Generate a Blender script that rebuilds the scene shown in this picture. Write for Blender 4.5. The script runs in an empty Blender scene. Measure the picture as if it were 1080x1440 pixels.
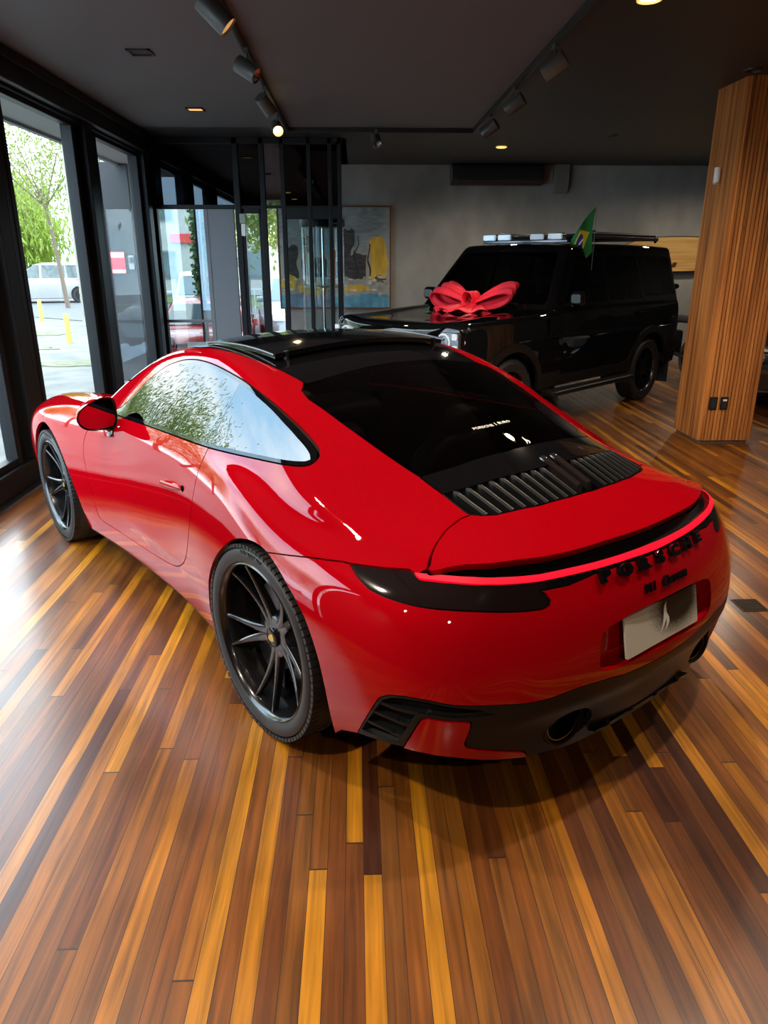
import bpy, math, random
import numpy as np
from mathutils import Vector, Matrix
random.seed(7)
SC = bpy.context.scene
COL = SC.collection
pi = math.pi
def R(d): return math.radians(d)

# ---------------------------------------------------------------- materials
MATS = {}
def mat(name, col=(.5, .5, .5), rough=.5, metal=0., coat=0., coat_rough=.03, spec=.5, emit=None, estr=1., ior=1.5, trans=0.):
    if name in MATS: return MATS[name]
    m = bpy.data.materials.new(name); m.use_nodes = True
    b = m.node_tree.nodes['Principled BSDF']
    b.inputs['Base Color'].default_value = (*col, 1)
    b.inputs['Roughness'].default_value = rough
    b.inputs['Metallic'].default_value = metal
    b.inputs['Coat Weight'].default_value = coat
    b.inputs['Coat Roughness'].default_value = coat_rough
    b.inputs['Specular IOR Level'].default_value = spec
    b.inputs['IOR'].default_value = ior
    b.inputs['Transmission Weight'].default_value = trans
    if emit:
        b.inputs['Emission Color'].default_value = (*emit, 1)
        b.inputs['Emission Strength'].default_value = estr
    m.diffuse_color = (*col, 1)
    MATS[name] = m
    return m
def nodes(m):
    return m.node_tree.nodes, m.node_tree.links, m.node_tree.nodes['Principled BSDF']
def noise_tint(m, scale, c1, c2, detail=4, rough=None, stretch=(1, 1, 1), bump=0., lo=.35, hi=.65):
    """base colour varied between two colours by object-space noise"""
    n, l, b = nodes(m)
    tc = n.new('ShaderNodeTexCoord'); mp = n.new('ShaderNodeMapping'); mp.inputs['Scale'].default_value = stretch
    no = n.new('ShaderNodeTexNoise'); no.inputs['Scale'].default_value = scale; no.inputs['Detail'].default_value = detail
    cr = n.new('ShaderNodeValToRGB')
    cr.color_ramp.elements[0].position = lo; cr.color_ramp.elements[0].color = (*c1, 1)
    cr.color_ramp.elements[1].position = hi; cr.color_ramp.elements[1].color = (*c2, 1)
    l.new(tc.outputs['Object'], mp.inputs['Vector']); l.new(mp.outputs['Vector'], no.inputs['Vector'])
    l.new(no.outputs['Fac'], cr.inputs['Fac']); l.new(cr.outputs['Color'], b.inputs['Base Color'])
    if bump:
        bp = n.new('ShaderNodeBump'); bp.inputs['Strength'].default_value = bump; bp.inputs['Distance'].default_value = .01
        l.new(no.outputs['Fac'], bp.inputs['Height']); l.new(bp.outputs['Normal'], b.inputs['Normal'])
    return m
def glass(name, tint=(1, 1, 1), ior=1.5, rough=0.0, base=0.0):
    """thin pane: a mirror layer by Fresnel over tinted see-through"""
    if name in MATS: return MATS[name]
    m = bpy.data.materials.new(name); m.use_nodes = True
    n, l = m.node_tree.nodes, m.node_tree.links
    n.remove(n['Principled BSDF'])
    out = n['Material Output']
    tr = n.new('ShaderNodeBsdfTransparent'); tr.inputs['Color'].default_value = (*tint, 1)
    gl = n.new('ShaderNodeBsdfGlossy'); gl.inputs['Roughness'].default_value = rough
    fr = n.new('ShaderNodeFresnel'); ge = n.new('ShaderNodeNewGeometry'); mr = n.new('ShaderNodeMapRange')      # same mirror strength from either side of the pane
    mr.inputs['To Min'].default_value = ior; mr.inputs['To Max'].default_value = 1/ior
    l.new(ge.outputs['Backfacing'], mr.inputs['Value']); l.new(mr.outputs[0], fr.inputs['IOR'])
    mx = n.new('ShaderNodeMixShader')
    if base:
        ad = n.new('ShaderNodeMath'); ad.operation = 'MAXIMUM'; ad.inputs[1].default_value = base
        l.new(fr.outputs['Fac'], ad.inputs[0]); l.new(ad.outputs[0], mx.inputs['Fac'])
    else:
        l.new(fr.outputs['Fac'], mx.inputs['Fac'])
    l.new(tr.outputs['BSDF'], mx.inputs[1]); l.new(gl.outputs['BSDF'], mx.inputs[2]); l.new(mx.outputs['Shader'], out.inputs['Surface'])
    MATS[name] = m
    return m

# ---------------------------------------------------------------- mesh building
class MB:
    def __init__(s): s.v = []; s.f = []; s.fm = []; s.mi = 0
    def add(s, vs, fs, M=None):
        o = len(s.v)
        for p in vs:
            p = Vector(p)
            if M is not None: p = M @ p
            s.v.append(tuple(p))
        for f in fs: s.f.append(tuple(i + o for i in f)); s.fm.append(s.mi)
        return s
    def box(s, c, d, M=None, taper=1.0):
        x, y, z = c; a, b, h = d[0] / 2, d[1] / 2, d[2] / 2; t = taper
        vs = [(x-a, y-b, z-h), (x+a, y-b, z-h), (x+a, y+b, z-h), (x-a, y+b, z-h),
              (x-a*t, y-b*t, z+h), (x+a*t, y-b*t, z+h), (x+a*t, y+b*t, z+h), (x-a*t, y+b*t, z+h)]
        return s.add(vs, [(3, 2, 1, 0), (4, 5, 6, 7), (0, 1, 5, 4), (1, 2, 6, 5), (2, 3, 7, 6), (3, 0, 4, 7)], M)
    def rbox(s, c, d, r=.01, n=3, axis=2, M=None):
        """box with rounded vertical edges (axis = extrusion axis)"""
        ax = [i for i in range(3) if i != axis]
        a, b = d[ax[0]] / 2, d[ax[1]] / 2; r = min(r, a * .99, b * .99)
        pl = []
        for q, (sx, sy) in enumerate(((1, 1), (-1, 1), (-1, -1), (1, -1))):
            for k in range(n + 1):
                t = (q + k / n) * pi / 2
                pl.append((sx * (a - r) + r * math.cos(t), sy * (b - r) + r * math.sin(t)))
        return s.prism(pl, c[axis] - d[axis] / 2, c[axis] + d[axis] / 2, axis, (c[ax[0]], c[ax[1]]), M)
    def prism(s, poly, z0, z1, axis=2, off=(0, 0), M=None):
        n = len(poly)
        def P(p, z):
            q = [0, 0, 0]; ax = [i for i in range(3) if i != axis]
            q[ax[0]] = p[0] + off[0]; q[ax[1]] = p[1] + off[1]; q[axis] = z; return q
        vs = [P(p, z0) for p in poly] + [P(p, z1) for p in poly]
        fs = [tuple(range(n))[::-1], tuple(range(n, 2 * n))] + [(i, (i + 1) % n, n + (i + 1) % n, n + i) for i in range(n)]
        if axis == 1: fs = [f[::-1] for f in fs]
        return s.add(vs, fs, M)
    def tube(s, pts, r, n=10, M=None, cap=True, closed=False):
        pts = [Vector(p) for p in pts]; N = len(pts)
        rs = r if isinstance(r, (list, tuple)) else [r] * N
        up = None; vs = []; fs = []
        for i, p in enumerate(pts):
            if closed: t = pts[(i + 1) % N] - pts[i - 1]
            else: t = pts[min(i + 1, N - 1)] - pts[max(i - 1, 0)]
            t.normalize()
            if up is None:
                up = Vector((0, 0, 1)) if abs(t.z) < .9 else Vector((1, 0, 0))
            u = (up - t * up.dot(t)).normalized(); w = t.cross(u); up = u
            for k in range(n):
                a = 2 * pi * k / n; vs.append(p + (u * math.cos(a) + w * math.sin(a)) * rs[i])
        for i in range(N if closed else N - 1):
            j = (i + 1) % N
            for k in range(n): fs.append((i * n + k, i * n + (k + 1) % n, j * n + (k + 1) % n, j * n + k))
        if cap and not closed: fs += [tuple(range(n))[::-1], tuple(range((N - 1) * n, N * n))]
        return s.add(vs, fs, M)
    def lathe(s, prof, n=32, M=None, closed=False, a0=0., a1=2 * pi):
        """profile of (radius, height) about +Z"""
        full = abs(a1 - a0 - 2 * pi) < 1e-6; m = len(prof); vs = []; fs = []
        K = n if full else n + 1
        for k in range(K):
            a = a0 + (a1 - a0) * k / n
            for r, z in prof: vs.append((r * math.cos(a), r * math.sin(a), z))
        for k in range(n):
            j = (k + 1) % K
            for i in range(m if closed else m - 1):
                q = (i + 1) % m
                fs.append((k * m + i, j * m + i, j * m + q, k * m + q))
        return s.add(vs, fs, M)
    def grid(s, fn, nu, nv, M=None, thick=0.):
        vs = [fn(i / nu, j / nv) for i in range(nu + 1) for j in range(nv + 1)]
        w = nv + 1
        fs = [(i * w + j, (i + 1) * w + j, (i + 1) * w + j + 1, i * w + j + 1) for i in range(nu) for j in range(nv)]
        return s.add(vs, fs, M)
    def build(s, name, m, parent=None, smooth=True, angle=35, bevel=0., solid=0., sub=0, label=None, loc=None, rot=None, bseg=2):
        me = bpy.data.meshes.new(name); me.from_pydata(s.v, [], s.f); me.validate(); me.update()
        ms = m if isinstance(m, (list, tuple)) else [m]
        for k in ms: me.materials.append(k)
        if len(ms) > 1 and len(me.polygons) == len(s.fm):
            for p, k in zip(me.polygons, s.fm): p.material_index = k
        o = bpy.data.objects.new(name, me); COL.objects.link(o)
        if smooth:
            me.shade_smooth()
            if angle < 180: me.set_sharp_from_angle(angle=R(angle))
        if parent is not None: o.parent = parent
        if loc is not None: o.location = loc
        if rot is not None: o.rotation_euler = rot
        if solid:
            d = o.modifiers.new('thickness', 'SOLIDIFY'); d.thickness = solid; d.offset = 0
        if sub:
            d = o.modifiers.new('subdivision', 'SUBSURF'); d.levels = sub; d.render_levels = sub
        if bevel:
            d = o.modifiers.new('edges', 'BEVEL'); d.width = bevel; d.segments = bseg; d.limit_method = 'ANGLE'; d.angle_limit = R(40)
            d.harden_normals = False
        if label: o['label'] = label
        return o
def empty(name, loc=(0, 0, 0), rz=0., parent=None):
    o = bpy.data.objects.new(name, None); COL.objects.link(o); o.location = loc; o.rotation_euler = (0, 0, rz)
    o.empty_display_size = .1
    if parent is not None: o.parent = parent
    return o
def tag(o, label=None, cat=None, group=None, kind=None):
    if label: o['label'] = label
    if cat: o['category'] = cat
    if group: o['group'] = group
    if kind: o['kind'] = kind
    return o
def copy_tree(o, parent=None):
    c = o.copy(); COL.objects.link(c)
    if parent is not None: c.parent = parent
    for ch in list(o.children): copy_tree(ch, c)
    return c
def struct(mb, name, m, **k):
    return tag(mb.build(name, m, **k), kind='structure')
def text_geo(txt, size, extrude=.002, space=1.0, sx=1.0, align='CENTER', shear=0., bevel=0., res=3, bold=0.):
    """lettering as mesh data lying in XY, extruded in Z"""
    cu = bpy.data.curves.new('lettering', 'FONT'); cu.body = txt; cu.size = size; cu.extrude = extrude
    cu.space_character = space; cu.align_x = align; cu.align_y = 'CENTER'; cu.shear = shear; cu.offset = bold; cu.bevel_depth = bevel; cu.resolution_u = res
    ob = bpy.data.objects.new('lettering', cu); COL.objects.link(ob)
    bpy.context.view_layer.update()
    me = bpy.data.meshes.new_from_object(ob.evaluated_get(bpy.context.evaluated_depsgraph_get()))
    vs = [(v.co.x * sx, v.co.y, v.co.z) for v in me.vertices]; fs = [tuple(p.vertices) for p in me.polygons]
    bpy.data.objects.remove(ob); bpy.data.curves.remove(cu); bpy.data.meshes.remove(me)
    return vs, fs
def frame(o, x, y, z):
    """matrix from an origin and three axes"""
    x, y, z = Vector(x).normalized(), Vector(y).normalized(), Vector(z).normalized()
    M = Matrix.Identity(4)
    for i in range(3): M[i][0] = x[i]; M[i][1] = y[i]; M[i][2] = z[i]; M[i][3] = o[i]
    return M
T = Matrix.Translation
def RX(a): return Matrix.Rotation(a, 4, 'X')
def RY(a): return Matrix.Rotation(a, 4, 'Y')
def RZ(a): return Matrix.Rotation(a, 4, 'Z')
# ---------------------------------------------------------------- body surface of the red coupe
def nspl(pts):
    x=np.array([a for a,b in pts],float);y=np.array([b for a,b in pts],float)
    o=np.argsort(x);x=x[o];y=y[o];n=len(x);h=np.diff(x)
    A=np.zeros((n,n));r=np.zeros(n);A[0,0]=A[-1,-1]=1
    for i in range(1,n-1):
        A[i,i-1]=h[i-1];A[i,i]=2*(h[i-1]+h[i]);A[i,i+1]=h[i]
        r[i]=6*((y[i+1]-y[i])/h[i]-(y[i]-y[i-1])/h[i-1])
    m=np.linalg.solve(A,r)
    s0=(y[1]-y[0])/h[0]-h[0]*m[1]/6; s1=(y[-1]-y[-2])/h[-1]+h[-1]*m[-2]/6
    def f(q):
        q=np.asarray(q,float);i=np.clip(np.searchsorted(x,q)-1,0,n-2)
        a=(x[i+1]-q)/h[i];b=(q-x[i])/h[i]
        v=a*y[i]+b*y[i+1]+((a**3-a)*m[i]+(b**3-b)*m[i+1])*h[i]**2/6
        v=np.where(q<x[0],y[0]+s0*(q-x[0]),v);return np.where(q>x[-1],y[-1]+s1*(q-x[-1]),v)
    return f
def smax(a,b,k):
    h=np.maximum(k-np.abs(a-b),0)/k
    return np.maximum(a,b)+h*h*h*k/6
def smin(a,b,k): return -smax(-a,-b,k)
TG=nspl([(2.25,.80),(2.0,.925),(1.75,1.065),(1.5,1.19),(1.28,1.262),(1.0,1.293),(.7,1.285),(.4,1.243),(.1,1.17),(-.2,1.078),(-.4,1.010),(-.6,.94),(-.8,.868),(-1.1,.75)])
YB=nspl([(2.2,.60),(1.8,.715),(1.5,.775),(1.0,.805),(.5,.80),(.1,.765),(-.3,.685),(-.6,.60),(-.9,.53),(-1.2,.5)])
MG=nspl([(2.2,.75),(1.5,.74),(1.0,.74),(.4,.76),(0.,.80),(-.4,.90),(-.8,1.0)])
CR=nspl([(2.2,.13),(1.5,.13),(1.0,.14),(.5,.17),(0,.29),(-.35,.36),(-.6,.28),(-.9,.16),(-1.2,.12)])
HC=nspl([(3.6,.42),(3.45,.505),(3.3,.585),(3.1,.66),(2.8,.745),(2.4,.83),(2.0,.895),(1.6,.925),(1.0,.925),(.4,.925),(.1,.91),(-.3,.868),(-.6,.825),(-.9,.79),(-1.2,.75)])
FB=nspl([(3.5,.0),(3.3,.03),(3.1,.058),(2.8,.08),(2.45,.062),(2.1,.025),(1.8,.0),(1.5,0),(1.,0),(0,0),(-1.2,0)])
WL=nspl([(3.5,.76),(3.1,.85),(2.8,.895),(2.45,.915),(2.15,.906),(1.8,.880),(1.45,.862),(1.1,.858),(.75,.868),(.4,.902),(.15,.920),(-.1,.922),(-.4,.908),(-.7,.87),(-1.1,.80)])
XR=nspl([(.1,-.90),(.2,-.94),(.3,-.97),(.4,-.987),(.5,-.99),(.6,-.978),(.68,-.957),(.75,-.927),(.82,-.90),(.9,-.88),(1.1,-.84)])
XF=nspl([(.1,3.33),(.2,3.40),(.35,3.45),(.5,3.44),(.6,3.37),(.8,3.2)])
def fbody(P):
    X,Y,Z=P[...,0],np.abs(P[...,1]),P[...,2]
    zm=.56;dz=Z-zm
    side=Y-(WL(X)-.42*np.maximum(dz,0)**2-.38*np.maximum(-dz,0)**2)
    hs=np.clip((.30-X)/.6,0,1);hs=hs*hs*(3-2*hs)
    top=Z-(HC(X)-.0*X+FB(X)*np.exp(-((Y-.68)/.17)**2)-hs*.42*np.maximum(Y-.5,0)**1.5)
    A=smax(side,top,.16+.10*hs)
    cz=np.clip((.80-Z)/.35,0,1);cz=cz*cz*(3-2*cz)
    rear=(XR(Z)+(.33-.08*cz)*Y**2+.35*Y**10)-X
    A=smax(A,rear,.14)
    front=X-(XF(Z)-.22*Y**2-.5*Y**8)
    A=smax(A,front,.16)
    A=smax(A,.165-Z,.03)
    tg=(Z-(TG(X)-1.15*CR(X)*Y**2/(1+(Y/.84)**4)-.45*np.maximum(Y-.475,0)**1.5*np.clip((.45-X)/.4,0,1)))*.93
    zb=smax(Z-.93,-.05,.08)
    wg=(Y-(YB(X)-MG(X)*zb-.12*zb*zb))*.8
    B=smax(tg,wg,.05)
    B=smax(B,rear,.1)
    B=smax(B,.40-Z,.05)
    return smin(A,B,.045+.045*hs)
def grad(P,e=1e-4,fn=None):
    fb=fn or fbody
    g=np.stack([fb(P+np.eye(3)[k]*e)-fb(P-np.eye(3)[k]*e) for k in range(3)],-1)
    return g/np.linalg.norm(g,axis=-1,keepdims=True)
def rayhit(o,d,t0,t1,n=400,fn=None):
    fb=fn or fbody
    ts=np.linspace(t0,t1,n)
    o=np.asarray(o,float);d=np.asarray(d,float)
    F=np.stack([fb(o+d*t) for t in ts],-1)
    s=np.sign(F);ch=(s[...,:-1]*s[...,1:]<=0)
    i=np.argmax(ch,-1);ok=ch.any(-1)
    lo=ts[i];hi=ts[i+1]
    flo=np.take_along_axis(F,i[...,None],-1)[...,0]
    for _ in range(40):
        m=(lo+hi)/2;fm=fb(o+d*m[...,None]);same=np.sign(fm)==np.sign(flo)
        lo=np.where(same,m,lo);hi=np.where(same,hi,m)
    P=o+d*((lo+hi)/2)[...,None]
    P[~ok]=np.nan
    return P
# ---------------------------------------------------------------- cutting the body surface into panels
class Sh:
    """triangle soup with smooth normals: V, N (n,3), F (m,3)"""
    def __init__(s, V, N, F): s.V, s.N, s.F = V, N, F
    def clip(s, g):
        """keep g < 0"""
        V, N, F = s.V, s.N, s.F
        g = np.where(np.abs(g) < 1e-7, 1e-7, g)
        ins = g < 0; c = ins[F].sum(1)
        keep = F[c == 3]
        one = F[c == 1]; two = F[c == 2]
        def rot(T, target):
            m = ins[T] == target
            k = np.argmax(m, 1)[:, None]
            return np.take_along_axis(T, (k + np.arange(3)) % 3, 1)
        one = rot(one, True); two = rot(two, False)
        E = np.concatenate([one[:, [0, 1]], one[:, [0, 2]], two[:, [0, 1]], two[:, [0, 2]]])
        if len(E) == 0: return Sh(V, N, keep).compact()
        Es = np.sort(E, 1); U, inv = np.unique(Es, axis=0, return_inverse=True); inv = inv.ravel()
        a, b = U[:, 0], U[:, 1]; t = (g[a] / (g[a] - g[b]))[:, None]
        NV = V[a] + (V[b] - V[a]) * t; NN = N[a] + (N[b] - N[a]) * t; NN /= np.linalg.norm(NN, axis=1)[:, None]
        inv = inv + len(V); n1, n2 = len(one), len(two)
        e0, e1, e2, e3 = inv[:n1], inv[n1:2*n1], inv[2*n1:2*n1+n2], inv[2*n1+n2:]
        Fn = [keep, np.stack([one[:, 0], e0, e1], 1), np.stack([e2, two[:, 1], two[:, 2]], 1), np.stack([e2, two[:, 2], e3], 1)]
        return Sh(np.concatenate([V, NV]), np.concatenate([N, NN]), np.concatenate(Fn)).compact()
    def compact(s):
        u, inv = np.unique(s.F, return_inverse=True)
        s.V, s.N, s.F = s.V[u], s.N[u], inv.reshape(s.F.shape).astype(int)
        return s
    def split(s, fn, gap=.0):
        g = fn(s.V)
        return s.clip(g + gap), s.clip(-g + gap)
    def refine(s, sel):
        """quarter the triangles whose three corners are selected"""
        m = sel(s.V)[s.F].all(1); K, T_ = s.F[~m], s.F[m]
        E = np.sort(np.concatenate([T_[:, [0, 1]], T_[:, [1, 2]], T_[:, [2, 0]]]), 1); U, inv = np.unique(E, axis=0, return_inverse=True); inv = inv.ravel()+len(s.V); n = len(T_)
        NV = (s.V[U[:, 0]]+s.V[U[:, 1]])/2; NN = s.N[U[:, 0]]+s.N[U[:, 1]]; NN /= np.linalg.norm(NN, axis=1)[:, None]
        a, b, c = inv[:n], inv[n:2*n], inv[2*n:]
        F = np.concatenate([K, np.stack([T_[:, 0], a, c], 1), np.stack([a, T_[:, 1], b], 1), np.stack([c, b, T_[:, 2]], 1), np.stack([a, b, c], 1)])
        return Sh(np.concatenate([s.V, NV]), np.concatenate([s.N, NN]), F)
    def copy(s): return Sh(s.V.copy(), s.N.copy(), s.F.copy())
    def offset(s, d): s.V = s.V + s.N * (d if np.isscalar(d) else d[:, None]); return s
    def plus(s, o):
        return Sh(np.concatenate([s.V, o.V]), np.concatenate([s.N, o.N]), np.concatenate([s.F, o.F + len(s.V)]))
    def mirror(s):
        k = np.array([1, -1, 1.]); return Sh(s.V * k, s.N * k, s.F[:, ::-1])
    def skirt(s, d):
        """fold the open edge inwards so that a panel has thickness"""
        E = np.concatenate([s.F[:, [0, 1]], s.F[:, [1, 2]], s.F[:, [2, 0]]])
        key = np.sort(E, 1); u, idx, cnt = np.unique(key, axis=0, return_index=True, return_counts=True)
        B = E[idx[cnt == 1]]
        if len(B) == 0: return s
        a, b = B[:, 0], B[:, 1]; n = len(B); o = len(s.V)
        dirv = s.V[b] - s.V[a]; out = np.cross(dirv, s.N[a]); L = np.linalg.norm(out, axis=1)[:, None]; out = out / np.maximum(L, 1e-9)
        Vn = np.concatenate([s.V[a], s.V[b], s.V[b] - s.N[b] * d, s.V[a] - s.N[a] * d]); Nn = np.concatenate([out if d > 0 else -out] * 4)
        k = np.arange(n) + o
        Fn = np.concatenate([np.stack([k + n, k, k + 3*n], 1), np.stack([k + n, k + 3*n, k + 2*n], 1)])
        if d < 0: Fn = Fn[:, ::-1] if False else Fn
        return Sh(np.concatenate([s.V, Vn]), np.concatenate([s.N, Nn]), np.concatenate([s.F, Fn]))
    def build(s, name, m, parent=None, label=None, skirt=.012):
        q = s.skirt(skirt) if skirt else s
        me = bpy.data.meshes.new(name)
        me.vertices.add(len(q.V)); me.vertices.foreach_set('co', q.V.astype(np.float32).ravel())
        me.loops.add(len(q.F) * 3); me.loops.foreach_set('vertex_index', q.F.astype(np.int32).ravel())
        me.polygons.add(len(q.F)); me.polygons.foreach_set('loop_start', np.arange(0, len(q.F) * 3, 3, dtype=np.int32))
        me.update(calc_edges=True); me.shade_smooth()
        me.normals_split_custom_set_from_vertices(q.N.tolist())
        me.materials.append(m)
        o = bpy.data.objects.new(name, me); COL.objects.link(o)
        if parent is not None: o.parent = parent
        if label: o['label'] = label
        return o
def smooth_poly(pts, n=6):
    """closed Catmull-Rom through points"""
    P = np.array(pts, float); m = len(P); out = []
    for i in range(m):
        a, b, c, d = P[i - 1], P[i], P[(i + 1) % m], P[(i + 2) % m]
        for k in range(n):
            t = k / n
            out.append(.5 * (2 * b + (c - a) * t + (2*a - 5*b + 4*c - d) * t * t + (3*b - a - 3*c + d) * t**3))
    return np.array(out)
def poly_sd(Q, poly):
    """signed distance to a closed polygon, negative inside; Q (n,2)"""
    P = np.asarray(poly, float); n = len(Q); d = np.full(n, 1e9); ins = np.zeros(n, bool)
    x, y = Q[:, 0], Q[:, 1]
    for i in range(len(P)):
        a, b = P[i - 1], P[i]; e = b - a; w = Q - a
        t = np.clip((w @ e) / max(e @ e, 1e-12), 0, 1); r = w - t[:, None] * e
        d = np.minimum(d, (r * r).sum(1))
        c = (a[1] > y) != (b[1] > y)
        with np.errstate(divide='ignore', invalid='ignore'):
            xx = (b[0] - a[0]) * (y - a[1]) / (b[1] - a[1]) + a[0]
        ins ^= c & (x < xx)
    d = np.sqrt(d); return np.where(ins, -d, d)
def side_fn(poly, ymin=.3):
    def f(V):
        g = poly_sd(V[:, [0, 2]], poly); return np.maximum(g, ymin - np.abs(V[:, 1]))
    return f
def top_fn(poly, zmin=.6):
    def f(V):
        g = poly_sd(np.stack([V[:, 0], np.abs(V[:, 1])], 1), poly); return np.maximum(g, zmin - V[:, 2])
    return f
def ang_of(V): return np.degrees(np.arctan2(V[:, 1], -(V[:, 0] + .25)))
def rear_fn(poly, zs=.015):
    """polygon in (|angle| about a vertical axis ahead of the tail, height)"""
    P = np.array(poly, float) * [zs, 1]
    def f(V): return poly_sd(np.stack([np.abs(ang_of(V)) * zs, V[:, 2]], 1), P)
    return f
# ================================================================ THE RED COUPE
M_red = mat('red_paint', (.37, .0006, .005), .5, coat=1., coat_rough=.012, spec=0.)
M_gloss = mat('gloss_black', (.004, .004, .005), .05, spec=.5)
M_satin = mat('satin_black', (.0075, .0078, .0088), .42, spec=.28)
M_matte = mat('matte_black', (.008, .008, .008), .85)
M_rubber = mat('tyre_rubber', (.015, .015, .016), .5)
M_rim = mat('rim_black', (.006, .006, .007), .22, coat=.5)
M_chrome = mat('chrome', (.75, .76, .78), .12, metal=1.)
M_steel = mat('dark_steel', (.16, .16, .17), .35, metal=1.)
M_lamp = mat('smoked_lamp', (.010, .006, .006), .06, coat=1.)
M_bar = mat('lit_red_strip', (.3, .0, .01), .5, emit=(1., .0, .022), estr=1.0)
M_carglass = glass('car_side_glass', (.10, .115, .115), 1.55, base=.16)
M_rearglass = glass('car_rear_glass', (.17, .18, .18), 1.5)
M_leather = mat('black_leather', (.02, .02, .021), .5)
M_gold = mat('crest_gold', (.65, .42, .08), .3, metal=.6)

def body_shell(z0=.55, xa=-.60, xb=2.92, nth=340, nm=225, nh=64, fn=None, tmax=1.6):
    rows = []
    for k in range(nh, 0, -1): rows.append((xa, -math.sin(pi/2*k/nh), math.cos(pi/2*k/nh)))
    for k in range(nm + 1): rows.append((xa + (xb-xa)*k/nm, 0., 1.))
    for k in range(1, nh + 1): rows.append((xb, math.sin(pi/2*k/nh), math.cos(pi/2*k/nh)))
    rows = np.array(rows)
    # crowd the rays a little where the shoulder is grazed
    th = np.linspace(0, 2*pi, nth, endpoint=False); th = th - .16*np.sin(2*th)*.9
    o = np.zeros((len(rows), nth, 3)); o[..., 0] = rows[:, :1]; o[..., 2] = z0
    d = np.zeros_like(o); d[..., 0] = rows[:, 1:2]
    d[..., 1] = rows[:, 2:3]*np.cos(th); d[..., 2] = rows[:, 2:3]*np.sin(th)
    P = rayhit(o.reshape(-1, 3), d.reshape(-1, 3), .02, tmax, 70, fn)
    N = grad(P, fn=fn)
    m = len(rows); i = np.arange(m-1)[:, None]; j = np.arange(nth)[None]; j2 = (j+1) % nth
    a, b, c, e = i*nth+j, (i+1)*nth+j, (i+1)*nth+j2, i*nth+j2
    F = np.concatenate([np.stack([a, b, c], -1).reshape(-1, 3), np.stack([a, c, e], -1).reshape(-1, 3)])
    F = F.copy(); F[F < nth] = 0; F[F >= (m-1)*nth] = (m-1)*nth        # one vertex at each pole
    A, B, Cc = P[F[:, 0]], P[F[:, 1]], P[F[:, 2]]
    fc = np.cross(B-A, Cc-A)
    if np.nansum(fc*N[F[:, 0]]) < 0: F = F[:, ::-1]
    return Sh(P, N, F[np.linalg.norm(fc, axis=1) > 1e-10])

G = .0025
DLO = smooth_poly([(1.532,.917),(1.434,.999),(1.345,1.09),(1.245,1.155),(1.133,1.191),(1.038,1.206),(.940,1.211),(.806,1.207),(.638,1.191),(.481,1.169),(.287,1.126),(.150,1.080),(.055,1.040),(-.001,1.015),(-.028,.999),(-.043,.981),(-.034,.970),(.016,.965),(.179,.958),(.489,.944),(.736,.939),(1.068,.931),(1.40,.916),(1.51,.912)], 5)
DOOR = smooth_poly([(1.545,.93),(1.66,.885),(1.77,.81),(1.825,.74),(1.84,.658),(1.82,.582),(1.80,.46),(1.788,.36),(1.772,.308),(1.54,.306),(1.294,.312),(1.08,.325),(.914,.343),(.78,.372),(.655,.435),(.58,.515),(.535,.604),(.513,.681),(.49,.763),(.476,.831),(.479,.897),(.503,.95),(.51,.985),(1.0,.985),(1.4,.97)], 5)
ARCH_R = smooth_poly([(.465,.0),(.452,.13),(.435,.25),(.41,.33),(.372,.415),(.335,.495),(.245,.610),(.12,.708),(.02,.743),(-.07,.742),(-.15,.712),(-.225,.672),(-.335,.60),(-.395,.50),(-.416,.38),(-.413,.25),(-.405,.1),(-.40,-.1),(.465,-.1)], 5)
ARCH_F = smooth_poly([(2.86,.0),(2.85,.2),(2.83,.40),(2.76,.54),(2.64,.665),(2.48,.728),(2.33,.712),(2.19,.635),(2.08,.50),(2.03,.36),(2.02,.2),(2.0,.0),(2.0,-.1),(2.86,-.1)], 5)
ROOFX = [(1.19,.535),(1.071,.533),(.976,.515),(.805,.509),(.649,.501),(.522,.485),(.395,.472),(.317,.464)]
GLASSX = [(.29,.487),(.275,.505),(.213,.514),(.127,.504),(.037,.497),(-.11,.48),(-.241,.463),(-.333,.450),(-.437,.447),(-.555,.452)]
GRX = [(-.566,.448),(-.594,.423),(-.616,.39),(-.636,.329),(-.663,.242),(-.681,.12),(-.688,0)]
SPS = [(-.563,.50),(-.565,.545),(-.584,.602),(-.609,.650),(-.637,.689)]
SPE = [(-.655,.686),(-.722,.622),(-.768,.560),(-.803,.488),(-.830,.420),(-.874,.210),(-.8875,.060),(-.8892,.0),(-.8875,-.060)]
_f = nspl([(b, a) for a, b in SPE]); SPE = [(float(_f(y)), float(y)) for y in np.linspace(.688, .0, 32)]
STRIP_U = [(-6,.7915),(0,.7915),(10,.791),(22,.790),(30,.790),(37.2,.789),(45,.793),(51,.7935),(57.5,.788),(63.2,.782)]
STRIP_L = [(61.4,.776),(55,.779),(47.5,.7805),(37.3,.774),(22,.774),(11,.7745),(0,.773),(-6,.773)]
LAMP = [(-6,.773),(0,.773),(11,.7745),(22,.774),(37.3,.774),(47.5,.7805),(55,.779),(61.4,.776),(63.2,.782),(64.5,.786),(69.7,.779),(78.07,.7705),(74.3,.751),(70.8,.737),(67.2,.732),(61.4,.728),(55,.7235),(47.5,.716),(39.8,.7085),(36.8,.707),(35.4,.712),(35.0,.724),(35.9,.741),(37.5,.7515),(34,.7515),(30.5,.751),(22.4,.764),(11.3,.7665),(0,.766),(-6,.766)]
SLOT = [(-6,.88),(30,.875),(50,.850),(56,.83),(59.5,.805),(62.4,.7835),(57.5,.7885),(51,.794),(45,.7935),(37.2,.7895),(30,.7905),(22,.7905),(10,.7915),(0,.792),(-6,.792)]
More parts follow.
